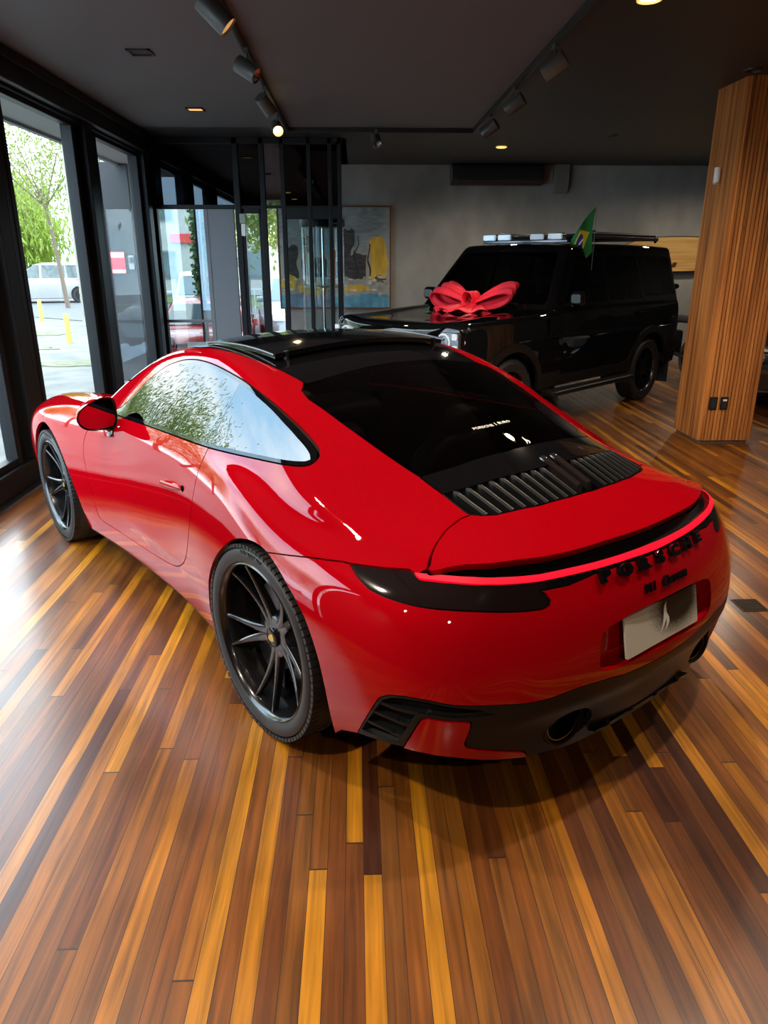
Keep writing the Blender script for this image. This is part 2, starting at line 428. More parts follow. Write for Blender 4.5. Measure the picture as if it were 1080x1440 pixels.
BUMPER = [(-6,.770),(20,.768),(31,.753),(36,.753),(78.07,.7705),(80,.770),(88,.757),(96,.740),(99.5,.731),(106,.69),(120,.1),(-6,.1)]
RECESS = [(-6,.476),(20,.479),(22,.486),(23,.503),(23.3,.54),(23.2,.58),(22.5,.602),(20,.617),(15,.627),(10,.634),(-6,.638)]
LOWCUT = [(-6,.212),(8,.212),(19,.205),(27,.203),(37.4,.226),(45.6,.262),(52.3,.301),(57,.313),(61,.315),(66,.300),(71.5,.277),(76.7,.241),(79.5,.20),(82,.0),(-6,-.2)]
BLACK = [(-6,.437),(7,.440),(16,.443),(20,.452),(28.7,.459),(35.4,.452),(40.2,.455),(46.3,.465),(52.4,.479),(56.4,.492),(60,.494),(63.2,.484),(65.3,.461),(68,.38),(71.5,.28),(73,.0),(-6,-.2)]
REDC = [(60.9,.25),(60.8,.318),(58.4,.403),(57.7,.426),(56.6,.436),(49.3,.421),(49.9,.385),(50.6,.347),(50,.328),(48.4,.316),(44,.288),(38.9,.257),(37,.20)]
VENT = [(64.7,.457),(70.4,.300),(62,.326),(59.6,.403),(58.7,.434),(57,.448),(50,.434),(45,.430),(48,.455),(52.4,.472),(56.4,.485),(60,.487),(62.8,.477)]

def tyre_rim(parent, name, X, Y, zc, rt, rr, hw, sgn, group_label):
    """wheel as an Empty part whose tyre, rim, cap, disc and bolts are its pieces; the outer face looks to +Y*sgn"""
    w = empty(name, (X, Y, zc), parent=parent)
    A = RX(-pi/2) if sgn > 0 else RX(pi/2)                 # lathe axis +Z -> outwards
    k = MB(); h = hw
    prof = [(rr-.004, -h*.86), (rr+.02, -h*.98), ((rt+rr)/2, -h*1.02), (rt-.022, -h*.97), (rt-.006, -h*.84), (rt, -h*.6),
            (rt, h*.60), (rt-.006, h*.84), (rt-.022, h*.97), ((rt+rr)/2, h*1.0), (rr+.018, h*.99), (rr+.004, h*.95), (rr-.006, h*.86)]
    k.lathe(prof, 96, A)
    for i in range(88):                                     # tread blocks on the shoulder
        a = 2*pi*i/88
        k.box((rt-.0085, 0, h*.82), (.013, 2*pi*rt/88*.74, h*.30), A @ RZ(a) @ T((0, 0, 0)))
        k.box((rt+.0005, 0, 0), (.006, 2*pi*rt/88*.78, h*.52), A @ RZ(a))
    for txt, a0, sz in (('MICHELIN', 90, .030), ('MICHELIN', 270, .030)):
        vs, fs = text_geo(txt, sz, .0015, 1.05)
        rm = (rt+rr)/2+.002; o2 = []
        for x, y, z in vs:
            a = R(a0) - x/rm; r2 = rm + y
            o2.append((r2*math.cos(a), r2*math.sin(a), h*.998 - abs(y)*.18 + z))
        k.add(o2, fs, A)
    k.build('tyre', M_rubber, w, angle=30)
    k = MB()
    prof = [(rr-.008, -h*.8), (rr-.022, -h*.7), (rr-.022, h*.50), (rr-.017, h*.80), (rr-.013, h*.90), (rr-.004, h*.955), (rr+.001, h*.93), (rr-.003, h*.86)]
    k.lathe(prof, 96, A)
    # five twin spokes: thin ridges from the hub out to the lip with a low web behind
    zl, zh = h*.84, h*.50
    def pt(r, dz=0, off=0.):
        t = max(0., (r-.06)/(rr-.01-.06)); return zh + (zl-zh)*(t**1.6) + dz
    for s5 in range(5):
        a = 2*pi*s5/5 + R(14)
        for sd in (-1, 1):
            vs = []; fs = []; n = 10
            for i in range(n+1):
                t = i/n; r = .045 + (rr-.004-.045)*t
                ang = a + sd*R(15.0)*(t**.85) * (1 - .12*t)
                off0 = sd*.012*(1-t)
                wd = .026*(1-t) + .0105
                cx, cy = r*math.cos(ang) - off0*math.sin(ang), r*math.sin(ang) + off0*math.cos(ang)
                tx, ty = -math.sin(ang), math.cos(ang)
                zt = pt(max(r, .06)); dp = .034 - .012*t
                for q, (u, dz) in enumerate(((-wd*.5, -.004), (-wd*.22, 0.), (wd*.22, 0.), (wd*.5, -.004), (wd*.42, -dp), (-wd*.42, -dp))):
                    vs.append((cx + tx*u, cy + ty*u, zt + dz))
            for i in range(n):
                for q in range(6): fs.append((i*6+q, i*6+(q+1) % 6, (i+1)*6+(q+1) % 6, (i+1)*6+q))
            k.add(vs, [f[::-1] for f in fs], A)
    k.lathe([(.0, h*.50), (.055, h*.50), (.075, h*.48), (.085, h*.40), (.09, h*.1)], 40, A)
    k.build('rim', M_rim, w, angle=40)
    k = MB(); k.lathe([(0, h*.585), (.030, h*.58), (.036, h*.56), (.037, h*.49)], 32, A); k.build('hub_cap', M_gloss, w)
    k = MB()
    sh = [(-.013, .016), (0, .019), (.013, .016), (.0135, .0), (.010, -.011), (0, -.020), (-.010, -.011), (-.0135, .0)]
    k.prism(sh, h*.58, h*.592, 2, (0, 0), A @ RZ(R(90 if sgn > 0 else -90)+R(22))); k.build('crest', M_gold, w, label='gold crest')
    for s5 in range(5):
        a = 2*pi*s5/5 + R(14) + R(36)
        k = MB(); k.lathe([(0, h*.47), (.008, h*.47), (.0135, h*.455), (.0155, h*.40), (.016, h*.3)], 16, A @ T((.062*math.cos(a), .062*math.sin(a), 0))); k.build('wheel_bolt', M_gloss, w)
    k = MB(); k.lathe([(.08, h*.10), (rr-.085, h*.10), (rr-.085, -h*.12), (.08, -h*.12)], 64, A)
    k.lathe([(rr-.03, -h*.55), (rr-.03, -h*.5), (.02, -h*.5)], 48, A)
    k.build('brake_disc', M_steel, w)
    k = MB(); q0 = R(60)
    k.lathe([(rr-.135, h*.22), (rr-.05, h*.22), (rr-.045, -h*.25), (rr-.135, -h*.25)], 10, A @ RZ(q0), closed=True, a0=-R(26), a1=R(26))
    k.build('brake_caliper', M_satin, w)
    return w

def build_coupe():
    root = empty('sports_car', (.3603, 2.7805, 0), R(126.56))
    tag(root, 'glossy red two-door sports coupe with black roof, parked alone on the wooden boards', 'car')
    S = body_shell()
    S = S.clip(-np.maximum(poly_sd(S.V[:, [0, 2]], ARCH_R), .5-np.abs(S.V[:, 1])))
    S = S.clip(-np.maximum(poly_sd(S.V[:, [0, 2]], ARCH_F), .5-np.abs(S.V[:, 1])))
    S = S.clip(-rear_fn(LOWCUT)(S.V))
    Lin = S.copy()
    # -- side glass
    inner, S = S.split(side_fn(DLO, .3), G)
    Lin = Lin.clip(-side_fn(DLO, .3)(Lin.V))
    gl, trim = inner.split(lambda V: side_fn(DLO, .3)(V)+.013)
    bl = lambda V: (V[:, 0]-.541) - (V[:, 2]-1.161)*(.043/.215)       # >0 ahead of the pillar line
    sl = lambda V: (V[:, 0]-1.426) - (V[:, 2]-.996)*(.056/.07)
    fr, rest = gl.split(lambda V: -bl(V)+.004)
    band, qr = rest.split(lambda V: -bl(V)-.004)
    sail, fr = fr.split(lambda V: -sl(V))
    sailglass, bar = sail.split(lambda V: -sl(V)+.022)
    trim = trim.plus(band).plus(bar)
    for q in (qr, fr):                                        # the pane is a flatter sheet than the painted shoulder round it
        a = np.abs(q.V[:, 1]); sg_ = np.sign(q.V[:, 1:2]); Nn = q.N.copy(); Nn[:, 1:2] *= sg_
        Aq = np.stack([np.ones(len(a)), q.V[:, 0], q.V[:, 2]], 1); good = q.V[:, 0] > .17 if q is qr else q.V[:, 0] < 1.3
        for cc in range(3):
            w_ = np.linalg.lstsq(Aq[good], Nn[good, cc], rcond=None)[0]; w_[1] *= (.30 if q is qr else 1.); w_[2] *= (.35 if q is qr else 1.); w_[0] += Nn[good, cc].mean()-(Aq[good]@w_).mean(); Nn[:, cc] = Aq@w_ - (.09 if (cc == 2 and q is qr) else .0)
        Nn[:, 1:2] *= sg_; q.N = Nn/np.linalg.norm(Nn, axis=1)[:, None]
    for sg, nm in ((1, 'left'), (-1, 'right')):
        h = lambda q: q.clip(-sg*q.V[:, 1])
        h(fr).build('side_window', M_carglass, root, skirt=.004)
        h(qr).build('quarter_window', M_carglass, root, skirt=.004)
        h(sailglass).build('mirror_sail_panel', M_gloss, root)
        h(trim).build('window_trim', M_gloss, root, skirt=.012)
    # -- roof, glass, grille (seen from above)
    roofP = ROOFX + [(.305, .462)] + [(.30, -.2)] + [(1.235, -.2), (1.23, .2), (1.21, .40)]
    ws = [(1.225, .505), (1.215, .40), (1.24, .2), (1.25, -.2), (1.93, -.2), (1.90, .25), (1.80, .50), (1.70, .655), (1.60, .665), (1.45, .62), (1.3, .545)]
    gpoly = GLASSX[:8] + [(-.370, .326), (-.405, .12), (-.416, -.2)] + [(.33, -.2), (.33, .2), (.325, .462)]
    lid = [(-.333, .450)] + GLASSX[8:] + GRX + [(-.692, -.2), (-.416, -.2), (-.405, .12), (-.370, .326)]
    rp, S = S.split(top_fn(roofP, .9), .0015); rp.build('roof_panel', M_gloss, root, label='black roof panel')
    rg, S = S.split(top_fn(gpoly, .8), .0015); rg.build('rear_window', M_rearglass, root, skirt=.005)
    Lin = Lin.clip(-(top_fn(gpoly, .8)(Lin.V)-.002))
    wsg, S = S.split(top_fn(ws, .85), .003); wsg.build('windscreen', M_rearglass, root, skirt=.005)
    Lin = Lin.clip(-(top_fn(ws, .85)(Lin.V)+.03))
    ld, S = S.split(top_fn(lid, .75), .0025)
    up = lambda V: np.interp(np.abs(V[:, 1]), [.0, .08, .15, .25, .34, .42, .5], [-.528, -.524, -.518, -.497, -.477, -.45, -.42])       # the lid's glass apron ends where the slats begin
    ap, gr = ld.split(lambda V: -(V[:, 0]-up(V)))
    ap.build('engine_lid_apron', M_gloss, root)
    g0 = empty('engine_grille', (0, 0, 0), parent=root)
    gr.offset(-.042).build('grille_bed', M_matte, g0, skirt=-.042)
    def top_pt(x, y):
        P = rayhit(np.array([[x, y, 1.4]]), np.array([[0, 0, -1.]]), .1, 1.0, 300)[0]; return P
    def top_pts(xs, ys):
        P = np.stack([xs, ys, np.full(len(xs), 1.4)], 1); return rayhit(P, np.broadcast_to(np.array([0, 0, -1.]), P.shape), .1, 1.0, 120)
    SLX = ([.0, .08, .15, .25, .34, .42, .5], [-.528, -.524, -.518, -.497, -.477, -.45, -.42])
    def slat(y0, wd, mt, nm, hgt, par, x0=None, x1=None):
        """one fin: rounded nose, flat crown, leaning outwards a little, down to the bed"""
        k = MB(); vs = []; fs = []; n = 10
        gx = np.interp(abs(y0), [y for x, y in GRX][::-1], [x for x, y in GRX][::-1])
        xs = x0 if x0 is not None else float(np.interp(abs(y0), *SLX)); xe = x1 if x1 is not None else gx+.004
        tt = np.linspace(0, 1, n+1); PT = top_pts(xs+(xe-xs)*tt, y0*(1-.01*tt)); s = 1 if y0 > 0 else -1
        for i in range(n+1):
            t = tt[i]; x, y, z = PT[i]; nose = min(1., math.sqrt(t/.12)) if t < .12 else 1.
            zt = z+hgt*nose*(1-.55*t)-.004
            for u, dz in ((-.55, z-.045), (-.42*nose-.08, zt-.006), (-.16*nose, zt), (.16*nose, zt), (.42*nose+.08, zt-.006), (.55, z-.045)):
                vs.append((x+.010*(1-nose), y+wd*u, dz))
        for i in range(n):
            for q in range(5): fs.append((i*6+q, i*6+q+1, (i+1)*6+q+1, (i+1)*6+q))
        fs += [(0, 1, 2, 3, 4, 5), tuple(n*6+q for q in (5, 4, 3, 2, 1, 0))]
        return k.add(vs, fs).build(nm, mt, par, angle=40)
    M_slat = mat('grille_slat', (.006, .0065, .0075), .45, spec=.16)
    for sd in (-1, 1):
        for i in range(9): slat(sd*(.082+.0412*i), .0165, M_slat, 'grille_slat', .012, g0)
    for sd in (-1, 1):
        slat(sd*.027, .026, mat('smoked_bar', (.018, .014, .014), .10, coat=1.), 'brake_light', .018, root, -.475, -.650)
    # -- spoiler
    spl = [(-.568, .455)] + [(-.561, .483)] + SPS + SPE + [(-.8892, 0), (-.8892, -.2), (-.69, -.2)] + GRX[::-1]
    sp, S = S.split(top_fn(spl, .78), .003)
    ay = np.abs(sp.V[:, 1]); lim = np.interp(-sp.V[:, 0], [.55, .563, .565, .584, .609, .637, .66, .70], [.9, .50, .545, .602, .650, .689, .9, .9]) - .016*np.clip((-sp.V[:, 0]-.572)/.06, 0, 1)
    sp = sp.clip(np.where((ay > .55) & (sp.V[:, 0] > -.66), ay-lim, -1.))
    x = sp.V; ed = poly_sd(np.stack([x[:, 0], np.abs(x[:, 1])], 1), SPE + [(-.8892, -.2), (-1.2, -.2), (-1.2, .9), (-.694, .9)])
    # the trailing third runs on straight instead of rolling over with the body below it
    near = ed < .13; V_, N_ = x.copy(), sp.N.copy()
    X0 = x[near, 0]+(.13-ed[near]); Q = np.stack([X0, x[near, 1], np.full(near.sum(), 1.4)], 1)
    P0 = rayhit(Q, np.broadcast_to(np.array([0, 0, -1.]), Q.shape), .1, 1.0, 120); N0 = grad(P0)
    zt = P0[:, 2]-N0[:, 0]*(x[near, 0]-X0)/N0[:, 2]
    side = np.clip((np.abs(x[near, 1])-.42)/.28, 0, 1); wgt = np.clip((-x[near, 0]-.60)/.12, 0, 1)
    V_[near, 2] = np.maximum(zt, x[near, 2])+.030*side**2*wgt; N_[near] = N0
    sp.V, sp.N = V_, N_
    spo = sp.build('rear_spoiler', M_red, root, skirt=.022)
    # -- rear end
    k = MB(); yy = np.linspace(-.61, .61, 40); xx = [float(_f(abs(v))) for v in yy]
    k.add([(x_+.050, v, .73) for x_, v in zip(xx, yy)] + [(x_+.036, v, .822 if abs(v) < .6 else .800) for x_, v in zip(xx, yy)] + [(x_+.13, v, .835 if abs(v) < .6 else .80) for x_, v in zip(xx, yy)],
          [(r*40+i, r*40+i+1, (r+1)*40+i+1, (r+1)*40+i) for r in range(2) for i in range(39)])
    k.build('duct_wall', M_matte, root)
    bu = lambda fn: (lambda V: np.maximum(fn(V), V[:, 0]+.05))
    near_ = lambda V: (V[:, 0] < -.36) & (V[:, 2] > .69) & (V[:, 2] < .86)
    S = S.refine(near_).refine(near_)
    sl_, S = S.split(bu(rear_fn(SLOT)), .0); sl_.offset(-.045).build('rear_air_slot', mat('slot_black', (.008, .008, .009), .35), root, skirt=-.045)
    stp = STRIP_U + STRIP_L
    st, S = S.split(bu(rear_fn(stp)), .0); st.offset(.004).build('light_strip', M_bar, root, label='glowing red light strip')
    lm, S = S.split(bu(rear_fn(LAMP)), .002)
    band_, lm = lm.split(lambda V: np.abs(ang_of(V))-35.8)
    band_.build('light_strip_trim', M_gloss, root)
    for sg in (1, -1):
        q = lm.clip(-sg*lm.V[:, 1]); q.build('tail_lamp', M_lamp, root, label='smoked tail lamp')
    bp, S = S.split(bu(rear_fn(BUMPER)), .002)
    rc, bp = bp.split(rear_fn(RECESS), .0)
    rc.offset(-.042).build('plate_recess', M_red, root, skirt=-.042)
    rdc, bp = bp.split(rear_fn(REDC), .002)
    bk, bp = bp.split(rear_fn(BLACK), .0015)
    bp.build('rear_bumper', M_red, root)
    for sg in (1, -1):
        rdc.clip(-sg*rdc.V[:, 1]).offset(.004).build('bumper_corner', M_red, root, skirt=.02, label='red corner blade below the black bumper panel')
    vt, bk = bk.split(rear_fn(VENT), .0)
    for sg in (1, -1):
        v = vt.clip(-sg*vt.V[:, 1])
        v.copy().offset(-.03).build('side_vent', M_matte, root, skirt=-.03)
        for zc in (.345, .395, .440):
            v.clip(np.abs(v.V[:, 2]-zc)-.006).offset(-.006).build('vent_fin', M_satin, root, skirt=.02)
    ex = lambda V: np.sqrt(((np.abs(V[:, 1])-.372)/.088)**2 + ((V[:, 2]-.305)/.062)**2)*.05-.05
    _, bk = bk.split(ex, .0)
    bk.build('bumper_insert', M_satin, root, label='black lower bumper panel')
    # -- hood, front bumper, doors
    dr, S = S.split(side_fn(DOOR, .55), G)
    dl = dr.clip(-dr.V[:, 1]); dR = dr.clip(dr.V[:, 1])
    d1 = dl.build('door', M_red, root, skirt=.02); d2 = dR.build('door', M_red, root, skirt=.02)
    hood = [(1.96, -.2), (1.94, .2), (1.88, .45), (1.86, .60), (2.1, .60), (2.5, .585), (2.9, .54), (3.13, .46), (3.2, .3), (3.22, -.2)]
    hd, S = S.split(top_fn(hood, .55), .002); hd.build('front_lid', M_red, root, label='red front luggage lid')
    fb = lambda V: np.maximum(V[:, 2]-(.60+.0*V[:, 0]), 2.95-V[:, 0])
    f1, S = S.split(lambda V: np.maximum(V[:, 2]-.56, 2.84-V[:, 0]), .002); f1.build('front_bumper', M_red, root)
    hl = lambda V: ((V[:, 0]-2.98)/.17)**2 + ((np.abs(V[:, 1])-.66)/.125)**2 - 1
    hlm, S = S.split(lambda V: np.maximum(hl(V)*.1, .6-V[:, 2]), .002)
    for sg in (1, -1): hlm.clip(-sg*hlm.V[:, 1]).build('headlight', glass('lamp_lens', (.75, .78, .8), 1.5, base=.25), root, skirt=.004)
    # dark sill along the bottom edge
    sill, S = S.split(lambda V: np.maximum(V[:, 2]-.186-.02*np.clip((1.-V[:, 0]), 0, 1), np.maximum(np.abs(V[:, 0]-1.23)-.86, .5-np.abs(V[:, 1]))))
    sill.build('sill_trim', M_satin, root)
    S.build('body', M_red, root, skirt=.018)
    rcf = rear_fn(RECESS); exf = ex
    Lin = Lin.clip(-(rcf(Lin.V)-.0)); Lin = Lin.clip(-np.where(Lin.V[:, 0] < -.6, exf(Lin.V), 1.))
    slf = rear_fn(SLOT); Lin = Lin.clip(-np.where(Lin.V[:, 0] < -.1, slf(Lin.V), 1.))
    Lin = Lin.clip(-np.where(Lin.V[:, 0] < -.1, rear_fn(VENT)(Lin.V), 1.))
    Lin = Lin.clip(-np.where(Lin.V[:, 2] > .6, top_fn([(-.43, -.2), (-.43, .46)] + GRX + [(-.69, -.2)], .7)(Lin.V), 1.))
    Lin.offset(-.016).build('inner_shell', M_matte, root, skirt=0)
    # -- wheel wells, floor
    k = MB(); k.box((1.2, 0, .20), (1.5, 1.5, .03)); k.box((-.5, 0, .30), (.72, 1.0, .03)); k.box((2.95, 0, .21), (.7, 1.2, .03)); k.box((0, 0, .36), (.5, .98, .03)); k.box((2.4, 0, .36), (.6, .98, .03))
    k.build('undertray', M_matte, root, smooth=False)
    for X, rr in ((0, .43), (2.45, .40)):
        for sg in (1, -1):
            k = MB(); k.lathe([(rr+.012, 0), (rr+.012, .30), (.05, .30)], 48, T((X, sg*.845, .35)) @ RX(pi/2 if sg > 0 else -pi/2), a0=-R(20) , a1=R(200))
            b = k.build('wheel_well', M_matte, root)
    # -- wheels
    for sg in (1, -1):
        tyre_rim(root, 'rear_wheel', 0, sg*.756, .358, .358, .288, .149, sg, '')
        tyre_rim(root, 'front_wheel', 2.45, sg*.778, .340, .340, .273, .122, sg, '')
    # -- exhausts
    for sg in (1, -1):
        A = frame((-.918, sg*.372, .305), (0, 1, 0), (.16, 0, 1), (-1, 0, .16)) @ Matrix.Diagonal((1, .70, 1, 1))
        k = MB(); k.lathe([(.089, -.05), (.093, -.006), (.090, .004), (.083, .002), (.080, -.03)], 48, A); k.build('exhaust_surround', M_satin, root)
        k = MB(); k.lathe([(.050, -.14), (.064, -.022), (.069, -.004), (.075, -.004), (.078, -.012), (.078, -.09)], 40, A); k.build('exhaust_tip', mat('black_chrome', (.22, .22, .22), .14, metal=1.), root)
        k = MB(); k.lathe([(0, -.06), (.10, -.06)], 32, A); k.build('exhaust_bore', M_matte, root)
    # -- diffuser
    k = MB()
    def df(u, v):
        y = -.27+.54*u; return (-.66-.30*v, y, .165+.085*v**1.2)
    k.grid(df, 12, 8)
    for y in (-.20, -.07, .07, .20):
        k.add([(-.66, y-.005, .17), (-.93, y-.005, .232), (-.955, y-.005, .262), (-.962, y-.005, .245), (-.93, y-.005, .212), (-.66, y-.005, .15), (-.66, y+.005, .17), (-.93, y+.005, .232), (-.955, y+.005, .262), (-.962, y+.005, .245), (-.93, y+.005, .212), (-.66, y+.005, .15)],
              [(0, 1, 2, 3, 4, 5), (11, 10, 9, 8, 7, 6), (0, 6, 7, 1), (1, 7, 8, 2), (2, 8, 9, 3), (3, 9, 10, 4), (4, 10, 11, 5), (5, 11, 6, 0)])
    k.build('diffuser', M_satin, root, smooth=False)
    # -- plate, badge, lettering
    M_plate = mat('plate_face', (.55, .57, .52), .35)
    pm = frame((-.985, 0, .555), (0, -1, 0), (.20, 0, 1), (-1, 0, .20))
    k = MB(); k.rbox((0, 0, -.004), (.40, .13, .008), .006, 3, 2, pm); pl = k.build('license_plate', plate_mat(), root, bevel=.001)
    k = MB(); k.rbox((0, 0, -.02), (.30, .09, .024), .006, 3, 2, pm); k.build('plate_bracket', M_matte, root)
    k = MB(); emblem(k, pm @ T((.008, .010, .0012)), .088); k.build('plate_emblem', mat('emblem_silver', (.82, .84, .84), .3), root)
    k = MB()
    def rear_pt(y, z):
        P = rayhit(np.array([[-1.6, y, z]]), np.array([[1., 0, 0]]), .1, 1.4, 400); return Vector(P[0]), Vector(grad(P)[0])
    for ch, y in zip('PORSCHE', np.linspace(.25, -.25, 7)):
        P, N = rear_pt(y, .750); ux = Vector((0, -1, 0)); ux = (ux-N*ux.dot(N)).normalized(); uy = N.cross(ux)
        vs, fs = text_geo(ch, .047, .008, sx=1.5, bevel=.0012, res=2, bold=.0022)
        k.add(vs, fs, frame(P+N*.006, ux, uy, N))
    k.build('lettering', M_gloss, root, smooth=False, label='black raised maker lettering')
    for txt, y, sz, sx, sh in (('911', .078, .036, 1.1, .2), ('Carrera', -.050, .040, 1.12, .45)):
        P, N = rear_pt(y, .683); ux = Vector((0, -1, 0)); ux = (ux-N*ux.dot(N)).normalized(); uy = N.cross(ux)
        vs, fs = text_geo(txt, sz, .003, sx=sx, shear=sh, bevel=.0006, res=3, bold=.0010)
        k = MB(); k.add(vs, fs, frame(P+N*.003, ux, uy, N)); k.build('model_badge', M_gloss, root, smooth=False)
    k = MB()
    for (tx, y, x, sz) in (('PORSCHE', .088, -.262, .019), ('|', .026, -.262, .019), ('EURO', -.020, -.262, .019)):
        P = top_pt(x, y); N = grad(P[None])[0]; P, N = Vector(P), Vector(N); ux = Vector((0, -1, 0)); uy = N.cross(ux)
        vs, fs = text_geo(tx, sz, .0004, sx=1.25, res=2, bold=.0005); k.add(vs, fs, frame(P+N*.0035, ux, uy, N))
    k.build('window_lettering', mat('decal_white', (.6, .6, .55), .5), root, smooth=False, label='white dealer lettering on the rear window'); k = MB()
    P = top_pt(-.385, 0.); N = grad(P[None])[0]; P, N = Vector(P), Vector(N); ux = Vector((0, -1, 0)); uy = N.cross(ux)
    emblem(k, frame(P+N*.004, ux, uy, N), .045)
    k.build('window_emblem', MATS['decal_white'], root, smooth=False, label='small pale emblem low on the rear window')
    # parking sensors
    k = MB()
    for y in (.37, -.37):
        P, N = rear_pt(y, .47); ux = Vector((0, -1, 0)); ux = (ux-N*ux.dot(N)).normalized(); uy = N.cross(ux)
        k = MB(); k.lathe([(0, .001), (.010, .001), (.0105, 0)], 20, frame(P, ux, uy, N)); k.build('parking_sensor', M_red, root)
    # -- sunroof, tilted open
    sr = body_shell_patch(.525, 1.14, .455)
    sr.build('sunroof', M_gloss, root, skirt=.02, label='black glass sunroof tilted open')
    k = MB()
    for sg in (1, -1):
        pts = [Vector(p) for p in sr_pts(np.linspace(.535, 1.12, 12), np.full(12, sg*.462))]
        k = MB(); k.tube(pts, .0055, 8); k.build('sunroof_frame', M_steel, root)
    k = MB()
    for y in (.40, -.40):
        k = MB(); k.box((.545, y, 1.25), (.02, .012, .05)); k.build('sunroof_strut', M_satin, root, smooth=False)
    # -- door handles, mirrors
    for sg, dd in ((1, d1), (-1, d2)):
        k = MB(); vs = []; n = 16; ring = 8
        tt = np.linspace(0, 1, n+1); HP = np.stack([.86-.24*tt, 0*tt+1.6, .735+.03*tt], 1)
        HP = rayhit(HP, np.broadcast_to(np.array([0, -1., 0]), HP.shape), .1, 1.2, 200)
        for i in range(n+1):
            t = i/n; X = .86-.24*t; Z = .735+.03*t
            P = HP[i]
            s = math.sin(pi*min(1, max(0, t)))**.35 if 0 < t < 1 else .05
            for q in range(ring):
                a = 2*pi*q/ring; vs.append((X, sg*(P[1]+.004+.010*s*math.cos(a)), Z+.0165*s*math.sin(a)))
        fs = [(i*ring+q, i*ring+(q+1) % ring, (i+1)*ring+(q+1) % ring, (i+1)*ring+q) for i in range(n) for q in range(ring)]
        k.add(vs, fs); k.build('door_handle', M_red, dd, angle=180)
        k = MB(); P = rayhit(np.array([[.605, 1.6, .768]]), np.array([[0, -1., 0]]), .1, 1.2, 300)[0]
        k.lathe([(0, .002), (.014, .002), (.016, -.004)], 20, T((.605, sg*P[1], .766)) @ RX(-sg*pi/2)); k.build('handle_recess', M_gloss, dd)
        mirror(root, sg)
    # -- cabin
    for sg in (1, -1):
        k = MB()
        k.rbox((.70, sg*.37, .42), (.52, .50, .16), .08, 4, 2); k.build('seat_cushion', M_leather, root, bevel=.02)
        k = MB(); A = T((.46, sg*.37, .40)) @ RY(-R(20))
        k.prism([(-.25, 0), (.25, 0), (.24, .40), (.17, .50), (.12, .53), (-.12, .53), (-.17, .50), (-.24, .40)], -.06, .06, 0, (0, 0), A)
        s_ = k.build('seat_back', M_leather, root, bevel=.03)
        k = MB(); k.rbox((.0, 0, .585), (.09, .24, .12), .04, 4, 0, A); k.build('head_rest', M_leather, root, bevel=.02)
    k = MB(); k.rbox((-.02, 0, .50), (.34, 1.05, .12), .06, 4, 2); k.rbox((-.20, 0, .68), (.12, 1.05, .36), .05, 4, 0); k.build('rear_bench', M_leather, root, bevel=.02)
    k = MB(); k.rbox((1.48, 0, .78), (.40, 1.36, .16), .08, 4, 1); k.build('dashboard', M_leather, root, bevel=.02)
    k = MB(); k.tube([(1.17+.06*math.sin(a)*.4, .37+.18*math.cos(a), .80+.17*math.sin(a)) for a in np.linspace(0, 2*pi, 25)[:-1]], .014, 8, closed=True)
    k.tube([(1.17, .20, .80), (1.17, .54, .80)], .016, 8); k.tube([(1.17, .37, .80), (1.36, .37, .76)], .03, 8); k.build('steering_wheel', M_leather, root)
    k = MB(); k.box((1.0, 0, .235), (1.5, 1.4, .02)); k.build('cabin_floor', M_matte, root, smooth=False)
    return root

def sr_pts(x, y):
    x, y = np.asarray(x, float), np.asarray(y, float)
    P = np.stack([x, y, np.full(len(x), 1.6)], 1)
    P = rayhit(P, np.broadcast_to(np.array([0, 0, -1.]), P.shape), .1, 1.0, 120)
    P[:, 2] += .008+.026*np.maximum((1.15-x)/.62, 0)**1.3
    return P
def body_shell_patch(x0, x1, hy):
    nx, ny = 40, 56
    u, v = np.meshgrid(np.linspace(0, 1, nx+1), np.linspace(-1, 1, ny+1), indexing='ij')
    V = sr_pts((x0+(x1-x0)*u + .018*v**2*(1-u)).ravel(), (hy*v).ravel())
    F = []
    for i in range(nx):
        for j in range(ny):
            a = i*(ny+1)+j; F += [(a, a+ny+1, a+ny+2), (a, a+ny+2, a+1)]
    F = np.array(F); N = np.zeros_like(V)
    fn_ = np.cross(V[F[:, 1]]-V[F[:, 0]], V[F[:, 2]]-V[F[:, 0]])
    for c in range(3): np.add.at(N, F[:, c], fn_)
    N /= np.linalg.norm(N, axis=1)[:, None]
    if N[:, 2].mean() < 0: N = -N; F = F[:, ::-1]
    return Sh(V, N, F)
def emblem(k, M, h):
    """two wavy ribbons leaning together, like a thin flame"""
    def rib(pts, w):
        vs = []; n = len(pts)
        for i, (x, y) in enumerate(pts):
            t = i/(n-1); ww = w*math.sin(pi*min(.97, max(.03, t)))**.7
            vs += [(x-ww/2, y, 0), (x+ww/2, y, 0)]
        k.add(vs, [(2*i, 2*i+1, 2*i+3, 2*i+2) for i in range(n-1)], M)
    A = [(-.36, -.5), (-.20, -.36), (-.06, -.2), (.02, -.04), (.06, .12), (.06, .28), (.10, .42), (.20, .52)]
    rib([(x*h*.8, y*h) for x, y in A], h*.20)
    B = [(-.02, -.5), (.14, -.40), (.24, -.26), (.24, -.10), (.16, .04), (.10, .16)]
    rib([(x*h*.8, y*h) for x, y in B], h*.19)
